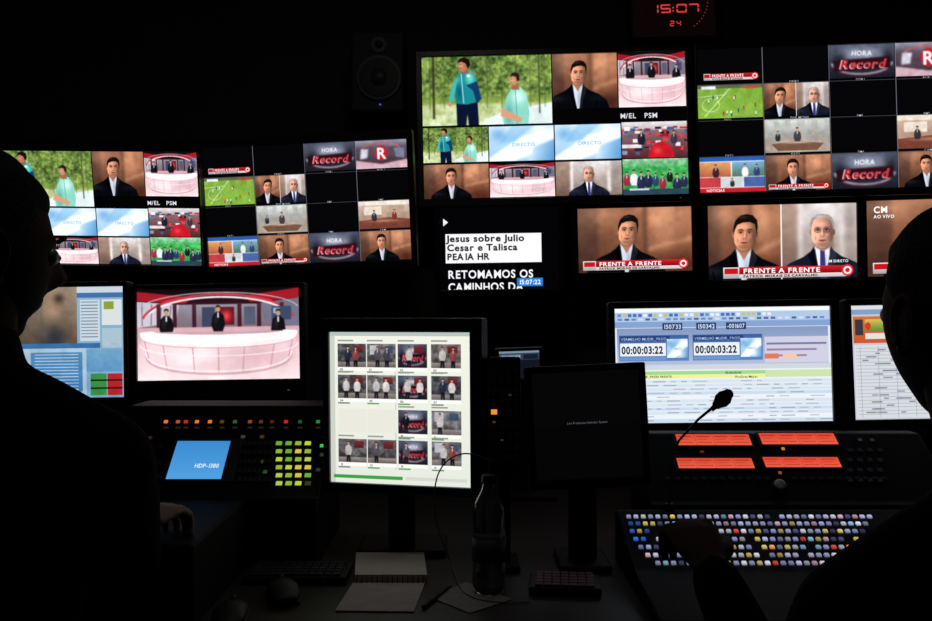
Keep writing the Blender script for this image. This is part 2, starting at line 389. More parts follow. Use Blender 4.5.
def d_studio(c, big=False):
    a = c.asp
    c.rect(0, 0, a, 1, (40, 16, 22), (240, 214, 218))
    c.rect(0, 0, a, .20, (14, 8, 12), (54, 20, 28))
    c.rect(0, .17, a, .26, (146, 142, 156), (120, 100, 112))
    c.poly([(0, .13), (a*.26, .17), (a*.24, .36), (0, .42)], (196, 190, 202))
    c.poly([(a, .11), (a*.76, .16), (a*.78, .36), (a, .42)], (112, 110, 130))
    for k in range(4): c.stroke([(a*(.03+.06*k), .15+.01*k), (a*(.03+.055*k), .40-.01*k)], .012, (120, 96, 110))
    c.poly([(0, .02), (a*.34, .09), (a*.30, .16), (0, .12)], (160, 26, 38))
    c.poly([(a, .0), (a*.66, .08), (a*.70, .15), (a, .11)], (160, 26, 38))
    c.arc(a*.5, .36, a*.47, .30, 188, 352, .025, (190, 60, 74), n=24)
    c.arc(a*.5, .33, a*.44, .24, 195, 345, .02, (240, 232, 236), n=24)
    c.arc(a*.5, .24, a*.5, .20, 190, 350, .010, (200, 186, 196), n=24)
    for u in (.12, .22, .34, .62, .74, .88): c.rect(a*u, .16, a*.025, .27, (74, 36, 48), (54, 24, 34))
    c.rect(a*.40, .2, a*.08, .22, (60, 66, 90)); c.rect(a*.49, .2, a*.11, .2, (100, 20, 30)); c.soft(a*.55, .3, a*.03, .06, (240, 70, 76), .9)
    c.rect(a*.66, .2, a*.07, .2, (84, 88, 110)); c.rect(a*.83, .2, a*.12, .15, (56, 72, 104)); c.rect(a*.84, .22, a*.04, .06, (150, 170, 200))
    c.rect(0, .42, a, .58, (204, 162, 170), (250, 228, 231))
    for u, y, hh in ((.18, .21, .50), (.5, .18, .48), (.87, .23, .50)): blobman(c, a*u, y, hh, (16, 15, 20))
    n = 28; f = lambda t: math.sin(t)**.8 if math.sin(t) > 0 else 0
    T = [math.pi*(1-i/n) for i in range(n+1)]
    top = [(a*.5+a*.485*math.cos(t), .47+.13*f(t)) for t in T]
    rim = [(a*.5+a*.485*math.cos(t), .51+.14*f(t)) for t in T]
    bot = [(a*.5+a*.45*math.cos(t), .72+.22*f(t)) for t in T]
    inner = [(a*.5+a*.40*math.cos(t), .46+.045*f(t)) for t in T]
    c.poly(rim+bot[::-1], (234, 200, 207))
    c.soft(a*.30, .72, a*.2, .14, (255, 238, 241), .85); c.soft(a*.75, .75, a*.16, .12, (216, 170, 180), .6)
    c.poly(top+inner[::-1], (255, 246, 248)); c.poly(rim+top[::-1], (255, 236, 240))
    c.poly(inner+[(a*.9, .47), (a*.1, .47)], (196, 156, 164))
    for k in (3, 7, 11, 14, 17, 21, 25): c.stroke([rim[k], bot[k]], .006*a, (196, 142, 152))
    c.stroke(rim, .008, (200, 154, 162)); c.stroke([(p[0], p[1]+.09) for p in rim], .010, (252, 236, 240))
    c.stroke([(p[0], p[1]) for p in bot], .018, (206, 160, 170)); c.stroke([(p[0], p[1]-.03) for p in bot], .012, (255, 242, 245))
    c.finish(.005, .05, .08)

def d_news(c):
    a = c.asp; r = random.Random(11)
    c.rect(0, 0, a, 1, (150, 128, 130), (84, 36, 42))
    c.rect(0, 0, a, .22, (228, 222, 224), (180, 168, 172))
    for i in range(60):
        x, y = r.random()*a, .12+r.random()*.78; col = r.choice([(200, 30, 44), (170, 20, 34), (235, 230, 235), (70, 90, 130), (40, 30, 36), (225, 60, 70), (130, 150, 180)])
        c.rect(x, y, .06+r.random()*.14, .03+r.random()*.08, col)
    c.ell(a*.6, .98, a*.2, .42, (196, 24, 36)); c.soft(a*.55, .8, .12, .1, (240, 80, 84), .7); c.rect(0, .62, a*.3, .1, (225, 218, 220))
    blobman(c, a*.3, .2, .7, (30, 30, 44)); blobman(c, a*.8, .25, .6, (60, 50, 60))
    c.finish(.008, .06, .1)

def d_green(c):
    a = c.asp
    c.rect(0, 0, a, 1, (70, 200, 96), (40, 140, 64))
    c.rect(0, 0, a, .22, (206, 226, 210), (100, 196, 120))
    c.noise(0, 0, a, 1, .4, .12, (24, 96, 50), (130, 232, 140), 3)
    r = random.Random(9)
    for i in range(9): blobman(c, a*(.06+.11*i), .25+.2*r.random(), .55+.25*r.random(), r.choice([(36, 40, 70), (150, 44, 60), (220, 226, 236), (40, 60, 96), (20, 30, 30)]))
    c.rect(0, .84, a, .16, (44, 66, 80)); c.rect(a*.1, .82, a*.3, .05, (200, 210, 220)); c.finish(.008, .06, .1)

def d_logo(c):
    a = c.asp
    c.rect(0, 0, a, 1, (70, 76, 96), (24, 26, 36))
    c.soft(a*.5, .3, a*.4, .25, (170, 178, 198), .8); c.soft(a*.15, .5, a*.12, .3, (20, 22, 32), .8); c.soft(a*.9, .4, a*.1, .3, (24, 24, 34), .8)
    c.arc(a*.5, .55, a*.46, .34, 0, 180, .05, (176, 180, 200), n=24); c.arc(a*.5, .62, a*.44, .3, 10, 170, .03, (110, 34, 44), n=24)
    c.poly([(a*.06, .46), (a*.94, .38), (a*.94, .72), (a*.06, .80)], (44, 12, 20))
    c.finish(.02, .03, .15)
    c.text('HORA', a*.34, .33, .20, (230, 230, 238), 1, fit=a*.32, slant=.1)
    c.text('Record', a*.14, .72, .38, (250, 236, 240), 1, fit=a*.72, slant=.25)
    c.text('Record', a*.155, .705, .36, (186, 38, 52), 1, fit=a*.71, slant=.25)
    c.finish(.012, .02, .03)

def d_logo2(c):
    a = c.asp
    c.rect(0, 0, a, 1, (96, 84, 98), (64, 44, 54))
    c.rect(0, .0, a, .25, (150, 150, 166), (90, 84, 98))
    c.arc(a*.5, .4, a*.4, .3, 190, 350, .05, (190, 90, 100), n=24)
    c.poly([(0, .7), (a*.5, .85), (a, .7), (a, 1), (0, 1)], (206, 170, 180))
    c.poly([(a*.1, .3), (a*.25, .3), (a*.22, .62), (a*.08, .66)], (200, 200, 214)); c.poly([(a*.75, .3), (a*.95, .28), (a*.95, .66), (a*.78, .6)], (120, 128, 154))
    c.finish(.02, .04, .15)
    c.ell(a*.5, .45, .24, .28, (180, 34, 46)); c.text('R', a*.5-.18, .66, .56, (250, 236, 238), 1)
    c.finish(.014, .03, .05)

def d_pitch(c):
    a = c.asp
    c.rect(0, 0, a, 1, (112, 158, 52), (138, 180, 66))
    for i in range(5): c.poly([(a*(.22*i), 0), (a*(.22*i+.1), 0), (a*(.22*i+.0), 1), (a*(.22*i-.14), 1)], (128, 174, 66))
    c.stroke([(a*.1, .95), (a*.5, .1)], .02, (230, 238, 210)); c.stroke([(0, .35), (a*.4, .3)], .015, (230, 238, 210))
    c.arc(a*.2, .6, .25, .2, 0, 360, .015, (225, 235, 205))
    c.rect(0, 0, a, .1, (90, 96, 70)); c.rect(a*.06, .03, a*.22, .09, (230, 230, 235)); c.rect(a*.7, .05, a*.24, .07, (200, 60, 50))
    r = random.Random(2)
    for i in range(13):
        x, y = a*(.08+.84*r.random()), .2+.65*r.random(); c.rect(x, y, .035, .1, r.choice([(240, 240, 250), (200, 30, 40), (30, 60, 150)])); c.rect(x, y+.09, .035, .03, (60, 90, 30))
    c.finish(.010, .06, .12)

def d_beige(c):
    a = c.asp
    c.rect(0, 0, a, 1, (206, 186, 168), (150, 112, 94))
    c.rect(0, .0, a, .15, (232, 220, 208)); c.rect(a*.1, .2, a*.35, .3, (232, 218, 204)); c.rect(a*.6, .18, a*.3, .34, (176, 150, 130))
    c.poly([(0, .7), (a*.6, .6), (a, .68), (a, 1), (0, 1)], (112, 60, 48)); c.soft(a*.5, .72, a*.3, .06, (190, 130, 104), .8)
    blobman(c, a*.3, .32, .65, (50, 46, 52)); blobman(c, a*.7, .32, .6, (120, 44, 44)); c.finish(.010, .06, .12)

def d_greystudio(c):
    a = c.asp
    c.rect(0, 0, a, 1, (190, 194, 190), (140, 128, 116))
    for u in (.04, .22, .40, .62, .82): c.rect(a*u, .03, a*.1, .45, (216, 220, 216), (150, 154, 150))
    c.soft(a*.5, .9, a*.5, .2, (206, 186, 168), .9)
    c.poly([(a*.1, .75), (a*.5, .64), (a*.9, .75), (a*.8, .95), (a*.2, .95)], (112, 80, 62)); c.soft(a*.5, .7, a*.25, .04, (220, 200, 186), .8)
    blobman(c, a*.5, .25, .7, (60, 56, 60)); blobman(c, a*.2, .35, .5, (40, 40, 48)); c.finish(.010, .06, .12)

def d_collage(c):
    a = c.asp
    c.rect(0, 0, a, 1, (224, 228, 236)); c.rect(0, 0, a, .12, (40, 90, 170)); c.rect(0, .14, a*.48, .42, (214, 160, 96), (176, 90, 64))
    c.rect(a*.5, .14, a*.5, .42, (120, 170, 210), (80, 116, 84))
    blobman(c, a*.25, .2, .6, (60, 30, 40)); blobman(c, a*.7, .2, .6, (230, 230, 236)); blobman(c, a*.88, .22, .55, (40, 60, 120))
    c.rect(0, .58, a*.32, .28, (190, 60, 66)); c.rect(a*.34, .58, a*.32, .28, (206, 210, 214)); c.rect(a*.68, .58, a*.32, .28, (70, 96, 156))
    blobman(c, a*.5, .6, .4, (40, 40, 50))
    c.rect(0, .88, a, .12, (190, 30, 40)); c.finish(.010, .05, .1)
    c.text('NOTICIAS', a*.1, .98, .1, (255, 255, 255), 1)

def d_room(c):
    a = c.asp
    c.rect(0, 0, a, 1, (150, 140, 126), (96, 80, 66)); c.rect(a*.7, 0, a*.3, 1, (168, 150, 130), (110, 88, 70))
    c.soft(a*.78, .35, .12, .2, (190, 150, 122), .9); c.soft(a*.84, .2, .1, .1, (60, 46, 38), .9); c.soft(a*.8, .9, .24, .22, (50, 54, 66), .95)
    c.finish(.02, .04, .15)

def tile(c, x, y, w, h, fn, label=None, **k):
    with c.sub(x, y, w, h): fn(c, **k)
    if label: c.text(label, x+w*.40, y+h+2.8, 3.4, (200, 200, 210), 0)

def mv_A():
    c = Canvas(264, 143, (3, 3, 4), ss=6)
    tile(c, 0, 0, 130, 69, d_train)
    tile(c, 131, 0, 65, 55, d_man, s=.92, cx=.38, lean=.1)
    tile(c, 197, 0, 67, 55, d_studio)
    c.text('M/EL', 198, 66, 7, (220, 220, 230), 1); c.text('PSM', 222, 66, 7, (220, 220, 230), 1)
    tile(c, 0, 71, 65, 35, d_train); tile(c, 66, 71, 65, 35, d_blue); tile(c, 132, 71, 66, 35, d_blue); tile(c, 199, 70, 65, 36, d_news)
    tile(c, 0, 108, 65, 34, d_man); tile(c, 66, 108, 65, 34, d_studio); tile(c, 132, 108, 66, 34, d_grey); tile(c, 199, 107, 65, 36, d_green)
    return c

def mv_B():
    c = Canvas(264, 150, (3, 3, 4), ss=6)
    def black(cc): cc.rect(0, 0, cc.asp, 1, (5, 5, 7))
    def capt(cc):
        cc.rect(0, 0, cc.asp, 1, (5, 5, 7)); lower_third(cc, cc.asp*.1, .74, cc.asp*.85, .2)
    G = [[(capt, None), (black, 'DDR2'), (d_logo, 'DDR1'), (d_logo2, 'AUX 1')],
         [(d_pitch, 'EVS1'), (d_two, 'DVE MONX'), (black, 'EM5'), (black, 'EM7')],
         [(black, 'EXT1'), (d_greystudio, 'EXT3'), (black, 'EM6'), (d_beige, 'CAM')],
         [(d_collage, None), (d_man, None), (d_logo, None), (d_man, None)]]
    for r in range(4):
        for k in range(4):
            fn, lb = G[r][k]
            kw = {'cap': True} if (fn is d_man and k == 1) else {}
            tile(c, k*66.2+.3, r*37.6+.2, 65.0, 34.6 if r < 3 else 36.6, fn, lb, **kw)
    for k in (1, 2, 3): c.rect(k*66.2-.45, 0, .6, 150, (120, 120, 130))
    for k in (1, 2, 3): c.rect(0, k*37.6-.5, 264, .5, (76, 76, 86))
    return c

def one(w, h, fn, ss=5, **k):
    c = Canvas(w, h, (3, 3, 4), ss=ss); tile(c, 0, 0, w, h, fn, **k); return c

# ------------------------------------------------------------------ mesh builder
class Bld:
    def __init__(s): s.bm = bmesh.new()
    def _fin(s, verts, mi, bevel, M):
        fs = set(f for v in verts for f in v.link_faces)
        for f in fs: f.material_index = mi
        if bevel:
            es = list(set(e for f in fs for e in f.edges))
            r = bmesh.ops.bevel(s.bm, geom=es, offset=bevel, segments=2, affect='EDGES', profile=.5)
            verts = list(set(v for f in r['faces'] for v in f.verts) | set(v for v in verts if v.is_valid))
            for f in r['faces']: f.material_index = mi
        if M is not None: bmesh.ops.transform(s.bm, matrix=M, verts=[v for v in verts if v.is_valid])
    def box(s, a, b, mi=0, bevel=.0, M=None):
        a = Vector(a); b = Vector(b); c = (a+b)/2; d = b-a
        mt = Matrix.Translation(c) @ Matrix.Diagonal((d.x, d.y, d.z, 1))
        r = bmesh.ops.create_cube(s.bm, size=1, matrix=mt)
        s._fin(r['verts'], mi, bevel, M)
    def cyl(s, p0, p1, r0, r1=None, mi=0, n=20, bevel=0, M=None):
        p0 = Vector(p0); p1 = Vector(p1); r1 = r0 if r1 is None else r1
        d = p1-p0; q = Vector((0, 0, 1)).rotation_difference(d.normalized()).to_matrix().to_4x4()
        mt = Matrix.Translation((p0+p1)/2) @ q
        r = bmesh.ops.create_cone(s.bm, cap_ends=True, segments=n, radius1=r0, radius2=r1, depth=d.length, matrix=mt)
        s._fin(r['verts'], mi, bevel, M)
    def sph(s, c, r, mi=0, n=20, M=None, R=None):
        if not hasattr(r, '__len__'): r = (r, r, r)
        mt = Matrix.Translation(c) @ (R.to_4x4() if R else Matrix()) @ Matrix.Diagonal((r[0], r[1], r[2], 1))
        q = bmesh.ops.create_uvsphere(s.bm, u_segments=n, v_segments=max(6, n//2+2), radius=1, matrix=mt)
        s._fin(q['verts'], mi, 0, M)
    def loft(s, pts, radii, mi=0, n=16, ref=(1, 0, 0), dome=True, M=None):
        """tapered tube through pts, radii (a,b): a along ref"""
        pts = [Vector(p) for p in pts]
        radii = [r if hasattr(r, '__len__') else (r, r) for r in radii]
        ref = Vector(ref); N = len(pts); rings = []
        def ring(c, t, ra, rb):
            a = (ref-t*ref.dot(t)).normalized(); b = t.cross(a)
            return [s.bm.verts.new(c+a*ra*math.cos(2*math.pi*i/n)+b*rb*math.sin(2*math.pi*i/n)) for i in range(n)]
        T = [(pts[min(i+1, N-1)]-pts[max(i-1, 0)]).normalized() for i in range(N)]
        if dome:
            for k in (80, 60, 35):
                f = math.cos(math.radians(k)); h = math.sin(math.radians(k))*min(radii[0])
                rings.append(ring(pts[0]-T[0]*h, T[0], radii[0][0]*f, radii[0][1]*f))
        for i in range(N): rings.append(ring(pts[i], T[i], *radii[i]))
        if dome:
            for k in (35, 60, 80):
                f = math.cos(math.radians(k)); h = math.sin(math.radians(k))*min(radii[-1])
                rings.append(ring(pts[-1]+T[-1]*h, T[-1], radii[-1][0]*f, radii[-1][1]*f))
        fs = []
        for A, B in zip(rings, rings[1:]):
            for i in range(n): fs.append(s.bm.faces.new((A[i], A[(i+1) % n], B[(i+1) % n], B[i])))
        fs.append(s.bm.faces.new(rings[0][::-1])); fs.append(s.bm.faces.new(rings[-1]))
        for f in fs: f.material_index = mi
        if M is not None: bmesh.ops.transform(s.bm, matrix=M, verts=[v for r in rings for v in r])
    def prism(s, prof, x0, x1, mi=0, bevel=0):
        A = [s.bm.verts.new((x0, y, z)) for y, z in prof]; B = [s.bm.verts.new((x1, y, z)) for y, z in prof]
        n = len(prof)
        s.bm.faces.new(A); s.bm.faces.new(B[::-1])
        for i in range(n): s.bm.faces.new((A[i], B[i], B[(i+1) % n], A[(i+1) % n]))
        s._fin(A+B, mi, bevel, None)
    def obj(s, name, mats, parent=None, smooth=False):
        bmesh.ops.recalc_face_normals(s.bm, faces=s.bm.faces[:])
        me = bpy.data.meshes.new(name); s.bm.to_mesh(me); s.bm.free()
        for m in mats: me.materials.append(m)
        if smooth: me.polygons.foreach_set('use_smooth', [True]*len(me.polygons))
        ob = bpy.data.objects.new(name, me); scene.collection.objects.link(ob)
        if parent: par(ob, parent)
        return ob

def empty(name, loc=(0, 0, 0)):
    e = bpy.data.objects.new(name, None); e.empty_display_size = .05
    e.location = loc; scene.collection.objects.link(e); return e
def par(ob, e):
    ob.parent = e; ob.matrix_parent_inverse = Matrix.Translation(-Vector(e.location))

# ------------------------------------------------------------------ fit a true rectangle to surveyed corners
def fit_rect(cor, d, wt=22):
    cor = np.array(cor, float)
    def rot(y, p, r): return Matrix.Rotation(y, 3, 'Z') @ Matrix.Rotation(p, 3, 'X') @ Matrix.Rotation(r, 3, 'Y')
    def res(p):
        R = rot(p[4], p[5], p[6]); out = []
        for (sx, sz), c in zip(((-1, 1), (1, 1), (1, -1), (-1, -1)), cor):
            q = Vector((p[0], d, p[1]))+R @ Vector((sx*p[2]/2, 0, sz*p[3]/2))
            out += [CX+F*q.x/q.y-c[0], CY-F*(q.z-CZ)/q.y-c[1]]
        return np.array(out+[wt*p[4], wt*p[5]])
    m = cor.mean(0)
    p = np.array([(m[0]-CX)/F*d, CZ-(m[1]-CY)/F*d, (cor[1, 0]-cor[0, 0])/F*d, (cor[3, 1]-cor[0, 1])/F*d, 0, 0, 0])
    for it in range(12):
        r = res(p); J = np.zeros((len(r), 7))
        for k in range(7):
            q = p.copy(); q[k] += 1e-5; J[:, k] = (res(q)-r)/1e-5
        p = p-np.linalg.lstsq(J, r, rcond=None)[0]
    return Matrix.Translation((p[0], d, p[1])) @ rot(p[4], p[5], p[6]).to_4x4(), p[2], p[3]

def monitor(name, cor, d, canvas, bez=(.018, .018, .018, .022), depth=.045, support='wall', led=None, logo=True, strength=1.15, base=(.11, .08, .10), bz=None):
    M, w, h = fit_rect(cor, d)
    e = empty(name, M.translation)
    l, r, t, b = bez
    B = Bld()
    bv = .003
    B.box((-w/2-l, .004, -h/2-b), (w/2+r, depth, h/2+t), 0, .006, M)
    B.box((-w/2-l, -.009, h/2), (w/2+r, .006, h/2+t), 1, bv, M)
    B.box((-w/2-l, -.009, -h/2-b), (w/2+r, .006, -h/2), 1, bv, M)
    B.box((-w/2-l, -.009, -h/2-b*.5), (-w/2, .006, h/2+t*.5), 1, bv, M)
    B.box((w/2, -.009, -h/2-b*.5), (w/2+r, .006, h/2+t*.5), 1, bv, M)
    B.box((-w*.32, depth-.002, -h*.32), (w*.32, depth+.02, h*.32), 0, .008, M)
    if logo:
        B.box((-.02, -.0096, -h/2-b*.62), (.02, -.009, -h/2-b*.38), 2, 0, M)
        B.box((w/2-.05, -.0098, -h/2-b*.6), (w/2-.01, -.009, -h/2-b*.45), 2, 0, M)
    B.obj('casing', [M_plastic, bz or M_gloss, M_key], e)
    s = canvas.build('screen_image', M, w, h, strength); par(s, e)
    if led:
        c = Canvas(4, 2, led)
        q = c.build('power_led', M @ Matrix.Translation((w/2-.03, -.0099, -h/2-b*.5)), .006, .003, bl=0); par(q, e)
    c0 = M.translation
    S = Bld()
    if support == 'wall':
        S.box((c0.x-.05, c0.y+depth+.01, c0.z-.05), (c0.x+.05, WALL_Y-.012, c0.z+.05), 0, .004)
        S.box((c0.x-.12, WALL_Y-.014, c0.z-.10), (c0.x+.12, WALL_Y-.002, c0.z+.10), 0, .003)
    else:
        y = c0.y+depth+.025
        S.box((c0.x-.03, y, DESK+.012), (c0.x+.03, y+.025, c0.z), 0, .004)
        S.box((c0.x-base[0], y-base[1], DESK+.001), (c0.x+base[0], y+base[2], DESK+.016), 0, .006)
        S.box((c0.x-.05, y-.02, c0.z-.04), (c0.x+.05, y+.012, c0.z+.04), 0, .004)
    S.obj('mount', [M_metal], e)
    return e, M, w, h

# ------------------------------------------------------------------ room
def room_box(name, a, b, m):
    B = Bld(); B.box(a, b); return B.obj(name, [m])
X0, X1, Y0, Y1, ZC = -2.6, 2.6, -1.6, WALL_Y, 2.8
room_box('floor', (X0-.1, Y0-.1, -.1), (X1+.1, Y1+.1, 0), M_floor)
room_box('ceiling', (X0-.1, Y0-.1, ZC), (X1+.1, Y1+.1, ZC+.1), M_ceil)
room_box('wall_back', (X0-.1, Y1, 0), (X1+.1, Y1+.1, ZC), M_wall)
room_box('wall_front', (X0-.1, Y0-.1, 0), (X1+.1, Y0, ZC), M_wall)
room_box('wall_left', (X0-.1, Y0, 0), (X0, Y1, ZC), M_wall)
room_box('wall_right', (X1, Y0, 0), (X1+.1, Y1, ZC), M_wall)
room_box('baseboard_back', (X0, Y1-.015, 0), (X1, Y1, .09), M_plastic)
room_box('baseboard_left', (X0, Y0, 0), (X0+.015, Y1-.015, .09), M_plastic)
room_box('baseboard_right', (X1-.015, Y0, 0), (X1, Y1-.015, .09), M_plastic)

# added dim fill light in an unseen ceiling fixture, lifts wall and desk
e = empty('added_fill_light', (-.1, 1.5, ZC-.03))
B = Bld(); B.box((-.4, 1.35, ZC-.04), (.2, 1.65, ZC-.001), 0, .006); B.box((-.37, 1.38, ZC-.044), (.17, 1.62, ZC-.039), 1, 0)
B.obj('housing', [M_metal, mat('diffuser', (.6, .6, .6), .6)], e)
ld = bpy.data.lights.new('fill_lamp', 'AREA'); ld.shape = 'RECTANGLE'; ld.size = .5; ld.size_y = .22; ld.energy = 1.5; ld.color = (1, .95, .9)
lo = bpy.data.objects.new('fill_lamp', ld); lo.location = (-.1, 1.5, ZC-.05); scene.collection.objects.link(lo); par(lo, e)

# ------------------------------------------------------------------ wall monitors
M_tvb = mat('television_bezel', (0.022, 0.022, 0.025), 0.35, scale=50, bump=0, spec=.5)
monitor('wall_television', [(422, 58), (684, 51), (689, 194), (424, 200)], 3.12, mv_A(), bez=(.022, .022, .022, .026), led=(60, 60, 70), bz=M_tvb)
monitor('wall_television', [(696, 50), (961, 40.5), (965, 186), (700, 193)], 3.10, mv_B(), bez=(.008, .022, .022, .026), bz=M_tvb)
monitor('wall_television', [(-12, 149.5), (194, 153.5), (205, 266), (-2, 263)], 3.05, mv_A(), bez=(.02, .007, .03, .026), bz=M_tvb)
monitor('wall_television', [(201, 149.5), (405, 138), (413, 261), (210, 265)], 3.05, mv_B(), bez=(.010, .022, .03, .026), bz=M_tvb)

# prompter text monitor
c = Canvas(118, 84, (3, 3, 5), ss=6)
c.poly([(3, 11), (8, 15), (3, 19)], (235, 235, 240))
c.rect(5, 27, 96, 30, (240, 240, 242))
for i, t in enumerate(('Jesus sobre Julio', 'Cesar e Talisca', 'PEA1A HR')):
    c.text(t, 6.5, 35+i*9.3, 9.4, (12, 12, 16), 1, fit=(78, 71, 43)[i])
c.text('RETOMAMOS OS', 7, 72.5, 11.5, (240, 240, 244), 1, fit=86)
c.text('CAMINHOS DA', 7, 85.5, 11.5, (240, 240, 244), 1, fit=76)
c.rect(76, 73, 26, 8.5, (40, 120, 200)); c.text('15:07:22', 78, 79.5, 6.5, (235, 245, 255), 1, fit=22)
monitor('prompter_monitor', [(440, 208), (558, 206), (559, 288), (441, 290)], 3.12, c, bez=(.022, .022, .004, .02))

monitor('preview_monitor', [(577.5, 209), (691, 206.5), (692, 270), (578.5, 273.5)], 3.12, one(114, 65, d_man, ss=8, cap=True, s=.98, cy=.36, lean=.12), bez=(.026, .02, .006, .035))
monitor('preview_monitor', [(708, 207), (856, 202), (857, 278), (708, 280)], 3.12, one(148, 76, d_two, ss=8, cap=True), bez=(.024, .016, .006, .03))
def d_cm(c):
    d_man(c, cx=.42, cy=.42, s=1.0, cap=True)
    c.text('CM', .10, .16, .12, (250, 250, 250), 1); c.text('AO VIVO', .10, .23, .06, (250, 250, 250), 1)
monitor('preview_monitor', [(866, 201), (1012, 197), (1013, 272), (867, 277)], 3.12, one(146, 76, d_cm, ss=6), bez=(.014, .018, .006, .03))

# ------------------------------------------------------------------ desk row monitors
c = Canvas(160, 112, (150, 190, 216), (126, 176, 210), ss=6)
with c.sub(0, 0, 113, 57): d_room(c)
c.rect(113, 0, 47, 6, (214, 226, 236)); c.rect(113, 6, 47, 5, (70, 120, 180)); c.rect(116, 13, 20, 42, (216, 228, 236)); c.rect(138, 13, 20, 26, (232, 238, 240)); c.rect(140, 15, 10, 8, (150, 170, 60)); c.rect(138, 42, 20, 20, (180, 206, 222))
for i in range(12): c.rect(117, 15+i*3.2, 17, .9, (110, 136, 160))
c.rect(0, 57, 136, 5, (60, 116, 176)); c.rect(0, 62, 122, 50, (176, 206, 224)); c.rect(66, 66, 52, 40, (86, 146, 198), (64, 126, 186))
for i in range(12): c.rect(70, 68+i*3.2, 44, .9, (190, 214, 232))
c.rect(122, 64, 36, 22, (120, 176, 214), (96, 156, 204))
c.rect(126, 88, 16, 22, (60, 150, 70)); c.rect(143, 88, 15, 22, (190, 40, 44)); c.rect(126, 94, 32, 1.5, (20, 20, 20)); c.rect(126, 102, 32, 1.5, (20, 20, 20))
c.noise(0, 57, 160, 55, .05, 10)
monitor('desk_monitor', [(-36, 289), (124, 286), (124, 397), (-34, 399)], 2.5, c, bez=(.02, .014, .014, .03), support='desk', strength=.9)

monitor('desk_monitor', [(137, 291), (299, 286.5), (300, 379), (138, 380)], 2.5, one(163, 91, d_studio, ss=8), bez=(.014, .016, .014, .062), support='desk', led=(60, 70, 60))

# thumbnail monitor
c = Canvas(140, 155, (240, 241, 228), (228, 232, 221), ss=7)
c.rect(0, 0, 140, 4, (180, 196, 190)); c.rect(0, 4, 5, 151, (204, 208, 198))
c.rect(3, 147, 70, 3.4, (60, 160, 70)); c.rect(76, 147, 60, 3.4, (210, 214, 206)); c.rect(66, 30, .8, 110, (196, 196, 186))
r = random.Random(4)
cols4 = [8, 38, 69, 102]; rows4 = [12, 44, 79, 110]
for ri, y in enumerate(rows4):
    for ci, x in enumerate(cols4):
        if ri == 2 and ci < 2:
            c.rect(x, y, 29, 24, (230, 230, 218)); continue
        with c.sub(x, y, 29, 24):
            a = c.asp
            g = r.choice([(96, 92, 96), (58, 60, 66), (120, 112, 112), (80, 62, 62), (130, 128, 130)])
            c.rect(0, 0, a, 1, g, tuple(v//2 for v in g)); c.noise(0, 0, a, 1, .45, .25, (40, 38, 42), (170, 166, 168), 3)
            c.rect(0, .78, a, .22, (150, 140, 136), (100, 92, 90))
            if ci == 2: d_logo(c)
            if r.random() < .35: c.rect(a*.55, .08, a*.34, .30, (120, 44, 50), (80, 30, 36))
            elif ci != 2: c.rect(a*.1, .06, a*.3, .4, (186, 188, 196)); c.rect(a*.62, .1, a*.28, .3, (60, 74, 100))
            blobman(c, a*(.25+.15*r.random()), .10, .95, r.choice([(20, 20, 26), (80, 72, 80), (190, 184, 182), (36, 40, 60)]), legs=(24, 24, 30))
            if r.random() < .65: blobman(c, a*(.62+.2*r.random()), .12, .95, r.choice([(26, 30, 30), (60, 60, 70), (206, 200, 196), (130, 60, 60)]), legs=(20, 20, 26))
            c.finish(.012, .06, .15)
        c.rect(x, y-4, 16, 1.6, (150, 154, 140)); c.rect(x, y+24.5, 29, 3.2, (250, 250, 246)); c.rect(x, y+28.5, 12, 1.4, (90, 160, 96) if r.random() < .6 else (120, 124, 120))
        c.text('%02d' % (ri*4+ci), x+2, y+27.6, 3.2, (40, 40, 44), 0)
monitor('desk_monitor', [(330, 335.5), (469, 329), (472, 492), (331, 477)], 1.96, c, bez=(.015, .028, .030, .020), support='desk', depth=.05, strength=1.05, base=(.10, .02, .14))

# small far monitor
c = Canvas(60, 40, (60, 80, 110), (46, 64, 92)); c.rect(0, 0, 60, 3, (150, 170, 190)); c.rect(2, 5, 30, 7, (110, 140, 176)); c.text('PLAYLIST', 4, 11, 6, (220, 230, 240), 1); c.rect(36, 5, 22, 7, (30, 36, 50)); c.rect(0, 13, 60, 27, (22, 28, 40))
monitor('desk_monitor', [(499, 352), (539, 350), (540, 378), (500, 379)], 2.62, c, bez=(.012, .012, .01, .012), support='desk', logo=False, strength=.7)

# playout list monitor
c = Canvas(216, 115, (226, 234, 244), ss=7)
c.rect(0, 0, 216, 4, (244, 247, 250)); c.rect(0, 4, 216, 10, (176, 200, 230)); c.rect(0, 13.5, 216, 6, (132, 162, 208))
for i in range(30):
    c.rect(3+i*5.2, 5.5, 3.6, 3, random.choice([(70, 110, 180), (230, 236, 244), (90, 150, 200), (200, 190, 120)]))
    c.rect(3+i*7, 10, 4.6, 2.2, random.choice([(110, 140, 190), (210, 220, 236), (80, 100, 150)]))
c.rect(2, 20, 212, 37, (132, 152, 192), (176, 190, 216))
c.rect(150, 30, 64, 26, (206, 206, 224)); c.rect(152, 36, 60, 2, (120, 120, 170)); c.rect(152, 42, 50, 2, (150, 130, 170)); c.rect(152, 48, 40, 2, (170, 130, 150))
for x0 in (4, 78):
    c.rect(x0, 27, 70, 26, (60, 96, 160), (90, 130, 190))
    c.rect(x0+1, 28, 50, 5, (34, 62, 120)); c.text('VERMELHO MUDIR_PROD', x0+2, 32.2, 3.8, (200, 215, 240), 0, fit=46)
    c.rect(x0+1, 35, 46, 13, (236, 240, 246)); c.text('00:00:03:22', x0+2.5, 45.6, 10.5, (16, 20, 40), 1, fit=42)
    with c.sub(x0+48, 31, 21, 19): d_blue(c)
    c.rect(x0+1, 49, 46, 3, (110, 150, 205))
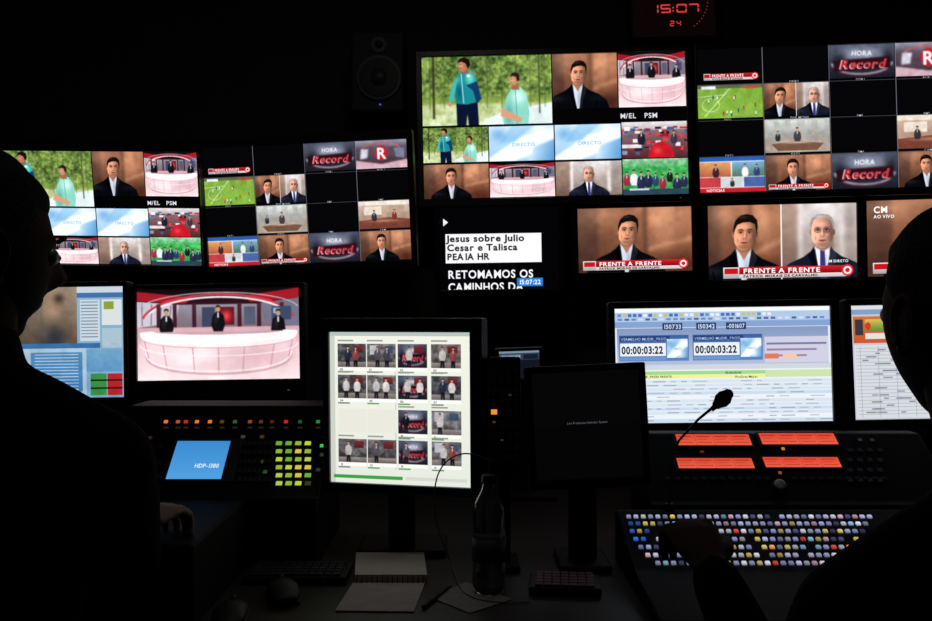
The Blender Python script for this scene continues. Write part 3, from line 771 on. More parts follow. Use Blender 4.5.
for x0, t in ((48, '150733'), (82, '150342'), (112, '-001607')):
    c.rect(x0, 15, 20, 7, (40, 60, 100)); c.text(t, x0+1, 20.8, 6.2, (210, 224, 250), 1, fit=18)
c.rect(150, 47, 14, 5, (225, 120, 90)); c.rect(168, 47, 14, 5, (240, 200, 170)); c.rect(0, 57, 216, 5, (206, 212, 222))
c.rect(0, 62, 216, 53, (232, 238, 240))
c.rect(20, 63.5, 196, 3.5, (160, 216, 130)); c.rect(20, 67.5, 196, 3, (238, 238, 150))
c.rect(150, 63.5, 66, 7, (202, 226, 170))
for i in range(11):
    y = 72.5+i*3.9
    c.rect(20, y, 196, 3.1, random.choice([(216, 228, 240), (234, 240, 246), (214, 226, 238), (200, 218, 240)]))
    x = 22
    while x < 205:
        w_ = 4+random.random()*12
        if random.random() < .6: c.rect(x, y+.9, w_, 1.0, random.choice([(130, 148, 168), (160, 170, 186), (176, 164, 178)]), a=.75)
        x += w_+5
c.text('MUDIR_PROD FRENTE', 22, 70, 3.2, (30, 60, 30), 0); c.text('05:00:00:00', 110, 66.8, 3.2, (30, 60, 30), 0); c.text('ProGran Maker', 120, 71, 3.2, (60, 60, 30), 0)
monitor('desk_monitor', [(614, 309), (829, 306), (833, 421), (617, 423)], 2.36, c, bez=(.016, .016, .018, .018), support='desk', strength=1.05)

# rightmost data monitor
c = Canvas(200, 115, (206, 210, 220), ss=6)
c.rect(0, 0, 200, 4, (230, 234, 240)); c.rect(0, 4, 200, 5, (140, 166, 206))
c.rect(2, 11, 38, 27, (222, 120, 60), (214, 90, 50)); c.rect(4, 14, 8, 16, (60, 60, 70)); c.rect(14, 14, 20, 12, (236, 200, 90), (90, 150, 60)); c.rect(14, 28, 20, 6, (240, 236, 230))
c.ell(17, 21, 3, 4, (230, 60, 40)); c.rect(44, 11, 150, 24, (190, 200, 216))
c.rect(2, 40, 196, 74, (226, 229, 236))
for i in range(20): c.rect(4, 43+i*3.5, 190, .5, (176, 180, 190))
for i in range(11): c.rect(8+i*18, 41, .5, 72, (170, 176, 184))
r = random.Random(8)
for i in range(80): c.rect(6+r.random()*180, 44.4+int(r.random()*19)*3.5, 4+r.random()*8, 1.2, r.choice([(110, 120, 140), (140, 140, 150), (120, 130, 124)]), a=.8)
monitor('desk_monitor', [(848, 306), (1050, 302), (1054, 417), (857, 419)], 2.36, c, bez=(.014, .016, .018, .018), support='desk', strength=.92)

# dark standby monitor
c = Canvas(106, 108, (5, 5, 6), (4, 4, 5), ss=7); c.text('Live Production Switcher System', 33, 53, 3.2, (120, 120, 126), 0, fit=40)
monitor('desk_monitor', [(531, 373), (637, 370), (645, 476), (537, 480)], 1.88, c, bez=(.014, .014, .014, .02), support='desk', logo=False, base=(.055, .06, .10), bz=M_panel)

# ------------------------------------------------------------------ wall clock
M, w, h = fit_rect([(628, -36), (716, -39), (718, 38), (630, 41)], 3.3, wt=400)
e = empty('digital_wall_clock', M.translation)
B = Bld(); B.box((-w/2, 0, -h/2), (w/2, .045, h/2), 0, .008, M)
B.box((-w/2+.012, -.004, -h/2+.012), (w/2-.012, .004, h/2-.012), 1, .003, M)
B.box((-.05, .04, -.05), (.05, WALL_Y-3.3-.001, .05), 0, 0, M)
B.obj('housing', [M_plastic, M_gloss], e)
c = Canvas(88, 78, (10, 4, 5), ss=6)
RED = (225, 60, 64)
def seg(cc, x, y, w_, h_, dg, col, t=1.7):
    S = {'0': 'abcdef', '1': 'bc', '5': 'acdfg', '7': 'abc', '2': 'abdeg', '4': 'bcfg'}[dg]
    g = .6
    P = {'a': (x+g, y, w_-2*g, t), 'g': (x+g, y+h_/2-t/2, w_-2*g, t), 'd': (x+g, y+h_-t, w_-2*g, t),
         'f': (x, y+g, t, h_/2-2*g), 'b': (x+w_-t, y+g, t, h_/2-2*g), 'e': (x, y+h_/2+g, t, h_/2-2*g), 'c': (x+w_-t, y+h_/2+g, t, h_/2-2*g)}
    for k in S: cc.rect(*P[k], col)
for x, dgt in ((16, '1'), (29, '5'), (46, '0'), (59, '7')): seg(c, x+1, 43, 11, 9.5, dgt, RED)
c.rect(42.6, 46, 1.6, 1.6, RED); c.rect(42.6, 49.5, 1.6, 1.6, RED)
seg(c, 39.5, 61, 5, 6, '2', RED, 1.1); seg(c, 46.5, 61, 5, 6, '4', RED, 1.1)
for i in range(60):
    a = math.radians(i*6-90)
    c.ell(44+36.5*math.cos(a), 39+36.5*math.sin(a)*.96, .65, .65, (170, 46, 48) if i <= 24 else (26, 8, 8), n=8)
par(c.build('display', M @ Matrix.Translation((0, -.006, 0)), w-.02, h-.02), e)

# ------------------------------------------------------------------ loudspeaker
a0 = W(350, 30, 3.15); a1 = W(404, 112, 3.15)
M_spk = mat('speaker_vinyl', (.034, .033, .033), .55, scale=90); M_cone = mat('speaker_cone', (.012, .012, .013), .45); M_ring = mat('speaker_ring', (.08, .08, .085), .4)
e = empty('wall_loudspeaker', ((a0.x+a1.x)/2, 3.2, (a0.z+a1.z)/2))
B = Bld(); B.box((a0.x, 3.15, a1.z), (a1.x, WALL_Y-.04, a0.z), 0, .01)
cxs = (a0.x+a1.x)/2
wc = W(379, 78, 3.15)
B.cyl((wc.x, 3.152, wc.z), (wc.x, 3.140, wc.z), .082, .078, 2, 40)
B.cyl((wc.x, 3.142, wc.z), (wc.x, 3.136, wc.z), .068, .066, 1, 40)
B.sph((wc.x, 3.138, wc.z), (.03, .015, .03), 2, 20)
B.cyl((wc.x, 3.152, wc.z+.115), (wc.x, 3.142, wc.z+.115), .03, .028, 2, 30); B.sph((wc.x, 3.142, wc.z+.115), (.014, .008, .014), 1, 16)
B.box((cxs-.04, WALL_Y-.045, wc.z-.04), (cxs+.04, WALL_Y-.002, wc.z+.04), 1)
B.obj('cabinet', [M_spk, M_cone, M_ring], e)
c = Canvas(4, 4, (60, 90, 220)); lp = W(380, 104, 3.14)
par(c.build('power_led', Matrix.Translation((lp.x, 3.147, lp.z)), .006, .006, bl=0), e)

# ------------------------------------------------------------------ control desk
e = empty('control_desk', (0, 2.1, DESK))
B = Bld()
B.box((-1.75, 1.45, DESK-.04), (1.75, 2.90, DESK), 0, .006)
for x in (-1.72, -.02, 1.68): B.box((x, 1.55, .0), (x+.04, 2.85, DESK-.041), 1, .003)
B.box((-1.68, 2.82, .1), (1.68, 2.84, DESK-.041), 1)
B.obj('worktop', [M_desk, M_panel], e)

class Slope:
    def __init__(s, y0, z0, y1, z1):
        s.y0, s.z0 = y0, z0; s.k = (z1-z0)/(y1-y0)
        s.ang = math.atan2(z1-z0, y1-y0)
        s.R = Matrix.Rotation(s.ang, 4, 'X')
    def pt(s, px, py):
        t = (py-CY)/F; d = (CZ-s.z0+s.y0*s.k)/(t+s.k)
        return (px-CX)/F*d, (d-s.y0)/math.cos(s.ang)
    @property
    def M(s): return Matrix.Translation((0, s.y0, s.z0)) @ s.R
    def can(s, c, name, x0, y0, x1, y1, lift, st=1.0):
        Mx = s.M @ Matrix(((1, 0, 0, (x0+x1)/2), (0, 0, 1, (y0+y1)/2), (0, -1, 0, lift), (0, 0, 0, 1)))
        return c.build(name, Mx, x1-x0, y1-y0, st)

# ---- vision mixer (keys)
SL = Slope(1.76, .800, 1.97, .865)
e = empty('vision_mixer', (.65, 1.85, .8))
B = Bld()
B.prism([(1.53, DESK+.001), (1.53, .775), (1.72, .792), (1.76, .797), (1.975, .863), (1.995, .863), (1.995, DESK+.001)], .328, 1.02, 0, .004)
B.obj('console_body', [M_panel], e)
vs = []; fs = []; cl = []
pal = [(184, 188, 230), (224, 224, 244), (156, 166, 220), (232, 206, 120), (216, 78, 70), (236, 160, 90), (140, 190, 230), (216, 176, 200), (80, 80, 120)]
r = random.Random(21)
def key(Mx, x, y, w_, d_, h_, col):
    b = len(vs); t = .8
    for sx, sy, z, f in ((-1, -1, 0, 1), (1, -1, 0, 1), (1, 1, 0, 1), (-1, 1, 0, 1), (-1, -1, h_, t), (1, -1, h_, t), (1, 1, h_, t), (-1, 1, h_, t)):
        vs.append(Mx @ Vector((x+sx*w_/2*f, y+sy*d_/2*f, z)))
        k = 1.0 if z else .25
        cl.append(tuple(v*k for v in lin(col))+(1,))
    for q in ((4, 5, 6, 7), (0, 1, 5, 4), (1, 2, 6, 5), (2, 3, 7, 6), (3, 0, 4, 7)): fs.append([b+i for i in q])
rows = [517.5, 524.5, 532, 540, 548, 556, 564]
spans = [(625, 873), (627, 869), (628, 866), (632, 860), (637, 853), (644, 846), (654, 842)]
for ri, (py, (pa, pb)) in enumerate(zip(rows, spans)):
    xa, yy = SL.pt(pa, py); xb, _ = SL.pt(pb, py)
    xa = max(xa, .338)
    n = int((xb-xa)/.0152)
    for i in range(n):
        x = xa+(xb-xa)*(i+.5)/n
        if r.random() < .06: continue
        if ri < 2: col = r.choices(pal, [7, 7, 5, 1, 0, 0, 2, 2, 2])[0]
        elif ri < 5: col = r.choices(pal, [5, 5, 5, 3 if i > n*.4 else 1, 1, 2 if i > n*.4 else 0, 2, 1, 2])[0]
        else: col = r.choices(pal, [5, 6, 3, 3, 1, 1, 2, 1, 3])[0]
        if i < 3 and ri in (1, 2, 3): col = r.choice([(215, 60, 60), (60, 110, 220), (215, 190, 80)])
        f = .6+.4*r.random()
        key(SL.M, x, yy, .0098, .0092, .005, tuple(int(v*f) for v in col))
me = bpy.data.meshes.new('backlit_keys'); me.from_pydata(vs, [], fs)
ca = me.color_attributes.new('Col', 'FLOAT_COLOR', 'POINT'); ca.data.foreach_set('color', np.array(cl, dtype=np.float32).ravel())
me.materials.append(M_keylight); ob = bpy.data.objects.new('backlit_keys', me); scene.collection.objects.link(ob); par(ob, e)
B = Bld()
B.box((.905, .03, 0), (.94, .19, .004), 1, .001, SL.M); B.box((.895, .09, .004), (.95, .12, .035), 0, .004, SL.M)
B.obj('fader_lever', [M_key, M_gloss], e)

# ---- source display panel
SR = Slope(2.02, .875, 2.20, 1.003)
e = empty('source_display_panel', (.75, 2.1, .9))
B = Bld()
B.prism([(2.0, DESK+.001), (2.0, .87), (2.02, .874), (2.20, 1.002), (2.25, 1.002), (2.25, DESK+.001)], .41, 1.10, 0, .004)
x, y = SR.pt(779, 488)
B.cyl((x, y, 0), (x, y, .012), .017, .016, 1, 30, .002, SR.M); B.sph((x, y, .012), (.013, .013, .010), 2, 24, SR.M)
for px in range(668, 890, 9):
    if abs(px-779) < 12: continue
    x, y = SR.pt(px, 479); B.box((x-.006, y-.005, 0), (x+.006, y+.005, .003), 1, .001, SR.M)
DSP = ((675, 435, 748, 446), (758, 434, 833, 445), (676, 459, 751, 469), (762, 458, 837, 468))
for (ax, ay, bx, by) in DSP:
    x0, y1_ = SR.pt(ax, ay); x1, _ = SR.pt(bx, ay); _, y0_ = SR.pt(ax, by)
    B.box((x0-.006, y0_-.006, 0), (x1+.006, y1_+.006, .002), 1, .001, SR.M)
B.obj('panel_body', [M_panel, M_key, mat('trackball', (.5, .5, .52), .25, bump=0)], e)
for (ax, ay, bx, by) in DSP:
    x0, y1_ = SR.pt(ax, ay); x1, _ = SR.pt(bx, ay); _, y0_ = SR.pt(ax, by)
    c = Canvas(74, 12, (224, 70, 50), (236, 98, 70), ss=8)
    for i in range(4):
        c.rect(i*18.5+2, 2, 13, 1.2, (186, 50, 36)); c.rect(i*18.5+2, 5.2, 10, .9, (202, 62, 46)); c.rect(i*18.5+2, 8.6, 14, .9, (194, 56, 42)); c.rect(i*18.5, 0, .5, 12, (200, 62, 44))
    par(SR.can(c, 'orange_display', x0, y0_, x1, y1_, .003), e)
def leds(slope, lst, e, name='indicator_lights', lift=.003):
    vs2 = []; fs2 = []; cl2 = []
    for px, py, w_, h_, col in lst:
        x, y = slope.pt(px, py); b = len(vs2); w2 = w_/F*2.1/2; h2 = h_/F*2.1/2
        for sx, sy, z, f in ((-1, -1, 0, 1), (1, -1, 0, 1), (1, 1, 0, 1), (-1, 1, 0, 1), (-1, -1, lift, .85), (1, -1, lift, .85), (1, 1, lift, .85), (-1, 1, lift, .85)):
            vs2.append(slope.M @ Vector((x+sx*w2*f, y+sy*h2*f, z))); cl2.append(lin(col)+(1,))
        for q in ((4, 5, 6, 7), (0, 1, 5, 4), (1, 2, 6, 5), (2, 3, 7, 6), (3, 0, 4, 7)): fs2.append([b+i for i in q])
    me = bpy.data.meshes.new(name); me.from_pydata(vs2, [], fs2)
    ca = me.color_attributes.new('Col', 'FLOAT_COLOR', 'POINT'); ca.data.foreach_set('color', np.array(cl2, dtype=np.float32).ravel())
    me.materials.append(M_keylight); ob = bpy.data.objects.new(name, me); scene.collection.objects.link(ob); par(ob, e)
L_ = [(783, 449, 3, 3, (200, 130, 50)), (702, 452, 4, 1.5, (120, 30, 24)), (860, 440, 4, 3, (40, 40, 50)), (872, 440, 4, 3, (36, 36, 44)), (780, 473, 3, 3, (130, 80, 30))]
for i in range(16): L_.append((850+(i % 4)*10, 450+(i//4)*10, 5, 4, (16, 16, 20)))
leds(SR, L_, e)

# ---- left control panel
SP = Slope(1.95, .905, 2.15, 1.076)
e = empty('camera_control_panel', (-.6, 2.0, .85))
B = Bld()
B.prism([(1.93, DESK+.001), (1.93, .899), (1.95, .903), (2.15, 1.074), (2.28, 1.074), (2.28, DESK+.001)], -.80, -.318, 0, .004)
B.prism([(1.56, DESK+.001), (1.56, .896), (1.925, .898), (1.925, DESK+.001)], -.95, -.47, 0, .006)
x0, y1_ = SP.pt(178, 442); x1, y0_ = SP.pt(232, 480)
B.box((x0-.008, y0_-.006, 0), (x1+.004, y1_+.008, .003), 1, .001, SP.M)
for i in range(7):
    for j in range(5):
        x, y = SP.pt(240+i*5.0, 444+j*9); B.box((x-.004, y-.006, 0), (x+.004, y+.006, .003), 1, 0, SP.M)
for px in (150, 160):
    for py in (450, 465, 480):
        x, y = SP.pt(px, py); B.cyl((x, y, 0), (x, y, .012), .007, .006, 1, 16, .001, SP.M)
B.obj('panel_body', [M_panel, M_key], e)
c = Canvas(53, 38, (62, 142, 214), (82, 166, 232), ss=7); c.text('HDP-1380', 24, 27, 5.6, (235, 245, 255), 1, fit=24)
xw, _ = SP.pt(231, 442)
par(SP.can(c, 'lcd_display', x0, y0_, xw, y1_, .0035, .95), e)
L_ = []
OR = (235, 120, 40); GR = (60, 200, 70); RD = (200, 40, 30); YG = (190, 210, 60)
for px, col in ((166, OR), (178, (170, 90, 30)), (186, RD), (197, OR), (210, OR), (222, (90, 60, 20)), (235, (50, 90, 50)), (250, (140, 70, 30)), (261, (90, 50, 30)), (272, (80, 30, 20)), (286, RD), (300, (40, 80, 50)), (318, (50, 130, 60))):
    L_.append((px, 422, 3.8, 3.4, col)); L_.append((px, 428, 5, 1.0, (34, 34, 34)))
for j in range(6):
    for i in range(4):
        L_.append((279+i*9.6, 443.5+j*8, 6.0, 4.2, r.choice([YG, (150, 180, 60), (110, 170, 60), (215, 195, 70), (180, 200, 90)]) if r.random() > .2 else (50, 56, 26)))
for px, py, col in ((262, 462, (60, 70, 30)), (265, 472, (50, 80, 40)), (322, 446, GR), (322, 455, (40, 60, 40)), (318, 470, (40, 50, 50)), (150, 438, (50, 26, 26)), (243, 437, (60, 60, 44)), (262, 437, (70, 46, 30))):
    L_.append((px, py, 4, 3.2, col))
leds(SP, L_, e)

# ---- talkback panel
ST = Slope(1.90, .96, 1.93, 1.20)
e = empty('talkback_panel', (.08, 1.93, 1.0))
B = Bld()
B.prism([(1.895, .955), (1.925, 1.20), (1.965, 1.20), (1.965, .955)], .050, .116, 0, .003)
B.box((.07, 1.93, DESK+.012), (.095, 1.96, .96), 0, .003); B.box((.052, 1.89, DESK+.001), (.114, 2.01, DESK+.014), 0, .004)
for i in range(4):
    for j in range(9):
        x = .058+i*.0165; y = .03+j*.023
        B.box((x-.006, y-.008, 0), (x+.006, y+.008, .005), 1, .001, ST.M)
B.obj('panel_body', [M_panel, M_key], e)
leds(ST, [(494, 412, 6, 5, (240, 150, 50)), (494, 422, 3, 2, (90, 40, 20)), (502, 440, 3, 2, (40, 40, 48)), (510, 395, 3, 2, (40, 40, 48))], e, lift=.008)

# ---- gooseneck microphone
e = empty('gooseneck_microphone', (.45, 1.98, .9))
hd = W(723, 399, 1.93); pbase = Vector((.445, 1.985, .866)); lowp = W(676, 443, 1.97)
B = Bld()
B.cyl(pbase-Vector((0, 0, .001)), pbase+Vector((0, 0, .012)), .012, .010, 0, 24, .002)
B.loft([pbase+Vector((0, 0, .01)), lowp+Vector((-.004, 0, -.02)), lowp+Vector((.006, -.002, .006)), lowp.lerp(hd, .5)+Vector((-.002, 0, .004)), hd-Vector((.012, 0, .010))], [.003, .003, .0028, .0028, .0035], 0, 10, dome=False)
dr = (hd-lowp).normalized()
B.loft([hd-dr*.016, hd-dr*.006, hd+dr*.006, hd+dr*.014], [.011, .0165, .0165, .012], 1, 20, ref=(0, 1, 0))
B.cyl(hd-dr*.034, hd-dr*.018, .005, .007, 0, 16)
B.obj('mic', [M_plastic, M_foam], e, True)

# ---- bottle
bp = Vector((.045, 1.77, DESK+.001))
B = Bld()
prof = [(0, .026), (.004, .031), (.02, .033), (.05, .031), (.06, .033), (.11, .033), (.12, .031), (.15, .033), (.175, .028), (.195, .016), (.205, .0125), (.214, .0125)]
B.loft([bp+Vector((0, 0, p[0])) for p in prof], [p[1] for p in prof], 0, 28, dome=False)
B.cyl(bp+Vector((0, 0, .212)), bp+Vector((0, 0, .228)), .0145, .014, 1, 24, .001)
B.loft([bp+Vector((0, 0, z)) for z in (.062, .108)], [.0337, .0337], 2, 28, dome=False)
B.obj('water_bottle', [M_glass, M_plastic, M_label], None, True)

# ---- papers
def flat(pts, z, th):
    B = Bld(); A = [B.bm.verts.new((p[0], p[1], z)) for p in pts]; C = [B.bm.verts.new((p[0], p[1], z+th)) for p in pts]
    n = len(pts); B.bm.faces.new(A[::-1]); B.bm.faces.new(C)
    for i in range(n): B.bm.faces.new((A[i], A[(i+1) % n], C[(i+1) % n], C[i]))
    return B
def dp(px, py, z=DESK):
    d = (CZ-z)/((py-CY)/F); return ((px-CX)/F*d, d)
e = empty('notepad', (-.12, 1.8, DESK))
B = flat([dp(355, 583), dp(427, 583), dp(424, 560), dp(356, 560)], DESK+.001, .016); B.obj('page_block', [M_paper], e)
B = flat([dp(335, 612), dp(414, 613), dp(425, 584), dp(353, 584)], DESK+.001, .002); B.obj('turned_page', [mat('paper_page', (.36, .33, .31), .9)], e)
B = Bld()
for i in range(14):
    p0 = dp(357+i*5.1, 583.6); c0 = Vector((p0[0], p0[1], DESK+.009))
    B.loft([c0+Vector((0, .008*math.cos(t), .008*math.sin(t))) for t in [k*math.pi/5 for k in range(10)]], [.0008]*10, 0, 6, dome=False)
B.obj('wire_binding', [M_metal], e)
B = flat([dp(430, 598), dp(470, 614), dp(512, 600), dp(466, 583)], DESK+.001, .001)
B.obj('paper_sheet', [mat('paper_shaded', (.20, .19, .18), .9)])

# ---- keyboard, mice
def keyboard(name, cx, cy, w, d, rot, m=M_key):
    M = Matrix.Translation((cx, cy, DESK+.001)) @ Matrix.Rotation(rot, 4, 'Z')
    B = Bld(); B.box((-w/2, -d/2, 0), (w/2, d/2, .016), 0, .004, M)
    nx = int(w/.019)
    for j in range(5):
        for i in range(nx):
            x = -w/2+.012+(w-.024)*(i+.5)/nx; y = -d/2+.012+j*(d-.024)/4
            B.box((x-.0075, y-.0075, .016), (x+.0075, y+.0075, .021), 1, .0015, M)
    return B.obj(name, [M_plastic, m])
keyboard('computer_keyboard', -.345, 1.865, .21, .105, .0)
def mouse(cx, cy, rot, name='computer_mouse'):
    M = Matrix.Translation((cx, cy, DESK+.001)) @ Matrix.Rotation(rot, 4, 'Z')
    B = Bld()
    B.loft([(0, -.05, .012), (0, -.035, .016), (0, -.01, .019), (0, .02, .017), (0, .045, .011)], [(.024, .010), (.030, .014), (.031, .018), (.028, .016), (.022, .009)], 0, 24, ref=(1, 0, 0), M=M)
    B.cyl((-.004, .028, .03), (.004, .028, .03), .008, .008, 1, 16, 0, M)
    B.box((-.028, -.05, 0), (.028, .05, .006), 1, .002, M)
    return B.obj(name, [M_plastic, M_key], None, True)
mouse(-.35, 1.73, .3)
mouse(-.415, 1.60, .1)
keyboard('numeric_keypad', .195, 1.79, .14, .10, -.1, mat('key_pinkish', (.12, .045, .07), .5, bump=0))
def cable(name, pts, r, m):
    cu = bpy.data.curves.new(name, 'CURVE'); cu.dimensions = '3D'; cu.bevel_depth = r; cu.bevel_resolution = 3
    sp = cu.splines.new('NURBS'); sp.points.add(len(pts)-1); sp.use_endpoint_u = True; sp.order_u = 4
    for p_, q in zip(sp.points, pts): p_.co = (q[0], q[1], q[2], 1)
    cu.materials.append(m); ob = bpy.data.objects.new(name, cu); scene.collection.objects.link(ob); return ob
cable('headphone_cable', [Vector((.055, 1.893, .985)), W(472, 452, 1.87), W(455, 453, 1.84), W(436, 470, 1.82), W(433, 505, 1.82), W(437, 530, 1.82), (dp(450, 560)[0], dp(450, 560)[1], DESK+.003), (-.02, 1.85, DESK+.003), (0.0, 1.68, DESK+.003), (.12, 1.70, DESK+.003)], .0015, M_cable)
B = Bld(); a_ = dp(440, 608); b_ = dp(468, 590)
B.cyl((a_[0]-.03, a_[1]-.01, DESK+.005), (b_[0]-.04, b_[1], DESK+.005), .004, .004, 0, 12); B.cyl((b_[0]-.04, b_[1], DESK+.005), (b_[0]-.033, b_[1]+.012, DESK+.005), .004, .001, 0, 12)
B.obj('ballpoint_pen', [M_metal])

# ------------------------------------------------------------------ people
def remesh(ob, vox, it=6, fac=.5):
    m = ob.modifiers.new('Remesh', 'REMESH'); m.mode = 'VOXEL'; m.voxel_size = vox; m.use_smooth_shade = True
    s = ob.modifiers.new('Smooth', 'SMOOTH'); s.factor = fac; s.iterations = it

def head_obj(center, yaw, pitch, e):
    N, K = 72, 56
    vs = []; fs = []; hm = []
    def hv(th, ph):
        X, Y, Z = math.sin(ph)*math.cos(th), math.sin(ph)*math.sin(th), math.cos(ph)
        x, y, z = .077*X, .098*Y, .122*Z
        t = max(0, -Z)
        x *= 1-.34*t**1.4
        if Y < 0: y *= 1-.38*t**1.2
        else: y *= .93
        if Z > .3: x *= 1+.04*(Z-.3)
        if Y > 0:
            g = lambda a, b, sx, sz: math.exp(-((x-a)/sx)**2-((z-b)/sz)**2)
            y += .024*g(0, -.022, .011, .016)+.012*g(0, .002, .008, .022)
            y += .005*(g(.03, .024, .022, .008)+g(-.03, .024, .022, .008))
            y -= .008*(g(.031, .004, .014, .010)+g(-.031, .004, .014, .010))
            y += .006*g(0, -.058, .022, .009)+.010*g(0, -.10, .02, .016)
            y -= .003*g(0, -.077, .02, .006)
        return Vector((x, y, z)), X, Y, Z
    for i in range(K+1):
        for j in range(N):
            p, X, Y, Z = hv(2*math.pi*j/N, math.pi*i/K)
            line = .50 if Y > .55 else (.50-(.55-Y)*1.1 if Y > 0 else -.10-(-Y)*.42)
            isH = Z > line
            if isH:
                n = Vector((X, Y, Z)); p = p+n*(.009+.003*math.sin(9*X+5*Y)*math.cos(7*Z))*min(1, (Z-line)*6+.3)
            vs.append(p); hm.append((isH, Y, Z, X))
    mi = []
    for i in range(K):
        for j in range(N):
            a, b = i*N+j, i*N+(j+1) % N; q = [a, a+N, b+N, b]
            fs.append(q); f = hm[a]
            x, z = vs[a].x, vs[a].z
            m = 1 if f[0] else (3 if (f[1] > .3 and abs(x) < .024 and -.068 < z < -.05) else 0)
            mi.append(m)
    me = bpy.data.meshes.new('head'); me.from_pydata(vs, [], fs)
    me.polygons.foreach_set('material_index', mi); me.polygons.foreach_set('use_smooth', [True]*len(mi))
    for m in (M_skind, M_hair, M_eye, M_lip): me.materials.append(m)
    M = Matrix.Translation(center) @ Matrix.Rotation(yaw, 4, 'Z') @ Matrix.Rotation(pitch, 4, 'X')
    me.transform(M)
    ob = bpy.data.objects.new('head', me); scene.collection.objects.link(ob); par(ob, e)
    B = Bld()
    for sx in (-1, 1):
        B.sph((sx*.031, .078, .004), .0125, 1, 16, M); B.sph((sx*.031, .0885, .004), .005, 2, 12, M)
        R = Matrix.Rotation(sx*.35, 3, 'Z')
        B.sph((sx*.081, -.008, -.008), (.007, .018, .030), 0, 16, M, R)
        B.loft([Vector((sx*.086, -.008+.016*math.cos(t), -.006+.027*math.sin(t))) for t in [k*math.pi/8-.9 for k in range(13)]], [.004]*13, 0, 8, ref=(1, 0, 0), M=M)
        B.sph((sx*.081, .0, -.034), (.006, .008, .009), 0, 10, M)
        B.loft([(sx*.018, .093, .026), (sx*.034, .094, .031), (sx*.05, .084, .028)], [.003, .0035, .002], 3, 8, ref=(0, 0, 1), M=M)
    B.obj('ears_and_eyes', [M_skind, M_eye, M_shoe, M_hair], e, True)

def hand_obj(name, wrist, fwd, up, thumb, curl, e, m=None):
    f = Vector(fwd).normalized(); u = (Vector(up)-f*Vector(up).dot(f)).normalized(); s = f.cross(u)
    P = lambda a, b, c: Vector(wrist)+f*a+s*b*thumb+u*c
    B = Bld()
    B.loft([P(-.03, 0, 0), P(0, 0, 0), P(.03, 0, .002), P(.07, 0, .004), P(.092, -.002, .002)], [(.024, .019), (.026, .018), (.036, .016), (.041, .014), (.039, .011)], 0, 20, ref=s)
    L = [(.030, .040, .024, .019), (.010, .046, .028, .021), (-.011, .042, .026, .020), (-.030, .032, .020, .017)]
    for k, (b, l1, l2, l3) in enumerate(L):
        a1 = curl*(.35+.06*k); a2 = a1+curl*.7; a3 = a2+curl*.5
        sp = b*.35
        p0 = P(.070, b*.95, .004); p1 = P(.094-(.006 if k == 3 else 0), b, .003)
        q = [p0, p1]; cur = p1
        for l, a in ((l1, a1), (l2, a2), (l3, a3)):
            cur = cur+f*l*math.cos(a)-u*l*math.sin(a)+s*thumb*sp*l*1.5; q.append(cur)
        B.loft(q, [.0098, .0098, .0088, .0080, .0068], 0, 12, ref=s)
    B.loft([P(.018, .018, -.002), P(.04, .040, -.008), P(.068, .054, -.014), P(.092, .056, -.022)], [.014, .0125, .0100, .0075], 0, 12, ref=u)
    ob = B.obj(name, [m or M_skin], e); remesh(ob, .0028, 5); return ob

def person(J, cloth, headrot, hands, wd=1.0, collar=.066):
    e = empty('seated_operator', J['pelvis'])
    B = Bld()
    V = {k: Vector(v) for k, v in J.items()}
    pel, ch, nk, hc = V['pelvis'], V['chest'], V['neck'], V['head']
    waist = pel.lerp(ch, .45)
    up = ch+(nk-ch)*.45
    lat = (V['sh_r']-V['sh_l']).normalized()
    B.loft([pel-Vector((0, 0, .02)), pel+Vector((0, 0, .06)), waist, ch, up, nk], [(.17*wd, .125), (.165*wd, .12), (.150*wd, .105), (.175*wd, .115), (.155*wd, .095), (.07, .062)], 0, 28, ref=lat)
    for sd in ('l', 'r'):
        sh, el, wr = V['sh_'+sd], V['el_'+sd], V['wr_'+sd]
        B.loft([nk+Vector((0, -.01, .035)), nk.lerp(sh, .5)+Vector((0, 0, .022)), sh], [.045, .052, .062], 0, 16, ref=(0, 1, 0))
        B.loft([ch.lerp(up, .5)+(sh-nk)*.35, sh], [.09, .062], 0, 16, ref=(0, 1, 0))
        B.loft([sh, sh.lerp(el, .35), sh.lerp(el, .8), el], [.064, .060, .050, .047], 0, 16, ref=(0, 1, .3))
        B.loft([el, el.lerp(wr, .3), el.lerp(wr, .9), wr], [.047, .047, .038, .035], 0, 16, ref=(1, .3, .2))
        hp, kn, an = V['hip_'+sd], V['kn_'+sd], V['an_'+sd]
        B.loft([hp, hp.lerp(kn, .5), kn], [.088, .078, .062], 0, 16, ref=(1, 0, 0))
        B.loft([kn, kn.lerp(an, .3), an], [.060, .056, .042], 0, 16, ref=(1, 0, 0))
    B.loft([nk+(hc-nk)*.02, nk+(hc-nk)*.30], [collar, collar*.92], 0, 18)
    ob = B.obj('clothed_body', [cloth], e); remesh(ob, .011, 8)
    B = Bld()
    B.loft([nk, nk.lerp(hc, .5), hc+Vector((0, -.012, -.03))], [.056, .054, .058], 0, 20)
    for sd in ('l', 'r'):
        an = V['an_'+sd]
        B.loft([(an.x, an.y-.045, .045), (an.x, an.y+.03, .05), (an.x, an.y+.12, .038), (an.x, an.y+.19, .03)], [(.036, .040), (.040, .046), (.046, .034), (.036, .024)], 1, 18, ref=(1, 0, 0))
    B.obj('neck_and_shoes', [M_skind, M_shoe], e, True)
    head_obj(hc, headrot[0], headrot[1], e)
    for h_ in hands: hand_obj(*h_[:6], e, *h_[6:])
    return e

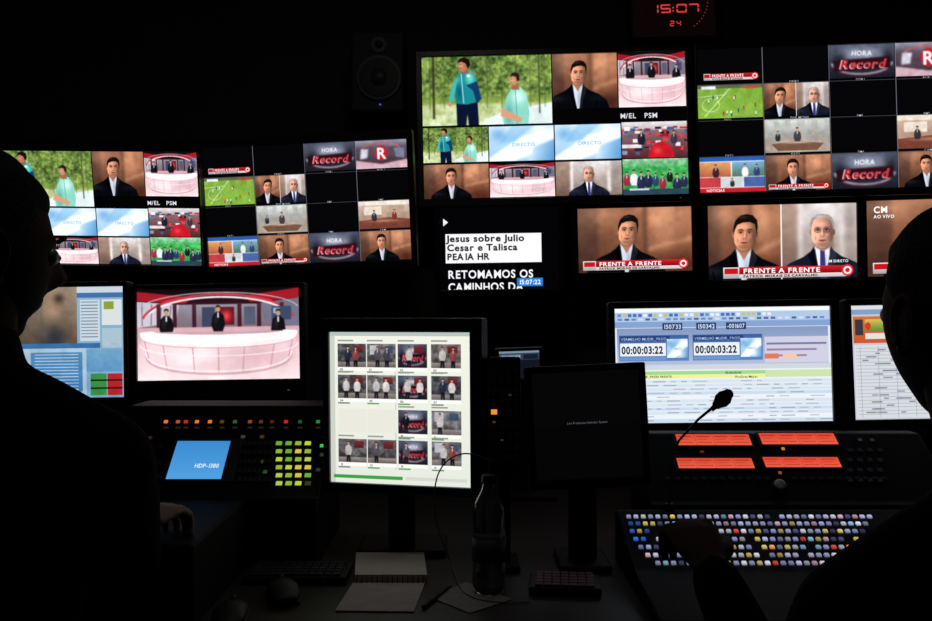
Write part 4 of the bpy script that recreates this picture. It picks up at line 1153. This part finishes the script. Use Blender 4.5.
def legs(px, py, pz):
    d = {}
    for s, g in (('l', -1), ('r', 1)):
        d['hip_'+s] = (px+g*.09, py+.02, pz); d['kn_'+s] = (px+g*.12, py+.44, pz+.02); d['an_'+s] = (px+g*.12, py+.46, .10)
    return d
J = dict(pelvis=(-.63, 1.0, .575), chest=(-.615, 1.05, 1.0), neck=(-.60, 1.08, 1.19), head=(-.608, 1.12, 1.372),
         sh_r=(-.435, 1.08, 1.118), el_r=(-.470, 1.26, .955), wr_r=(-.560, 1.49, .935),
         sh_l=(-.79, 1.08, 1.118), el_l=(-.86, 1.26, .92), wr_l=(-.77, 1.50, .925), **legs(-.63, 1.0, .575))
person(J, M_cloth, (-.75, -.10), [('hand_right', (-.552, 1.515, .938), (.22, 1, .10), (0, 0, 1), -1, 1.05),
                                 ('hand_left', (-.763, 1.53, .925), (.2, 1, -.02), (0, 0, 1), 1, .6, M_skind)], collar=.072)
J = dict(pelvis=(.56, .86, .575), chest=(.565, .90, .91), neck=(.565, .94, 1.075), head=(.546, .99, 1.293),
         sh_r=(.74, .93, .995), el_r=(.78, 1.15, .80), wr_r=(.68, 1.42, .805),
         sh_l=(.41, .95, .98), el_l=(.395, 1.11, .775), wr_l=(.350, 1.27, .925), **legs(.56, .86, .575))
person(J, M_cloth, (.25, -.03), [('hand_left', (.346, 1.290, .940), (-.10, 1, .34), (0, -.3, 1), 1, 1.4, M_skind),
                                 ('hand_right', (.672, 1.45, .805), (-.1, 1, -.04), (0, 0, 1), -1, .5, M_skind)], wd=.96)

def chair(cx, cy):
    e = empty('office_chair', (cx, cy, .45))
    B = Bld()
    B.box((cx-.24, cy-.22, .39), (cx+.24, cy+.26, .455), 0, .025)
    B.box((cx-.21, cy-.30, .56), (cx+.21, cy-.255, .90), 0, .02)
    B.box((cx-.03, cy-.30, .36), (cx+.03, cy-.28, .62), 1, .005); B.box((cx-.03, cy-.30, .36), (cx+.03, cy, .385), 1, .005)
    B.cyl((cx, cy, .10), (cx, cy, .39), .028, .022, 1)
    for k in range(5):
        a = k*2*math.pi/5+.3; d = Vector((math.cos(a), math.sin(a), 0)); c0 = Vector((cx, cy, .11))
        B.loft([c0, c0+d*.15, c0+d*.29-Vector((0, 0, .03))], [.024, .020, .014], 1, 10, ref=(0, 0, 1))
        q = c0+d*.29; t = Vector((-d.y, d.x, 0))
        B.cyl((q.x-t.x*.02, q.y-t.y*.02, .029), (q.x+t.x*.02, q.y+t.y*.02, .029), .028, .028, 1, 18, .003)
    B.obj('chair_frame', [M_cloth, M_plastic], e)
chair(-.63, 1.0); chair(.56, .86)

# ------------------------------------------------------------------ world + camera
w = bpy.data.worlds.new('world'); scene.world = w; w.use_nodes = True
w.node_tree.nodes['Background'].inputs[0].default_value = (.01, .01, .012, 1)
w.node_tree.nodes['Background'].inputs[1].default_value = .3

cam = bpy.data.cameras.new('camera'); cam.lens = 35; cam.sensor_width = 36; cam.clip_start = .05
co = bpy.data.objects.new('camera', cam); co.location = (0, 0, CZ); co.rotation_euler = (math.pi/2, 0, 0)
scene.collection.objects.link(co); scene.camera = co
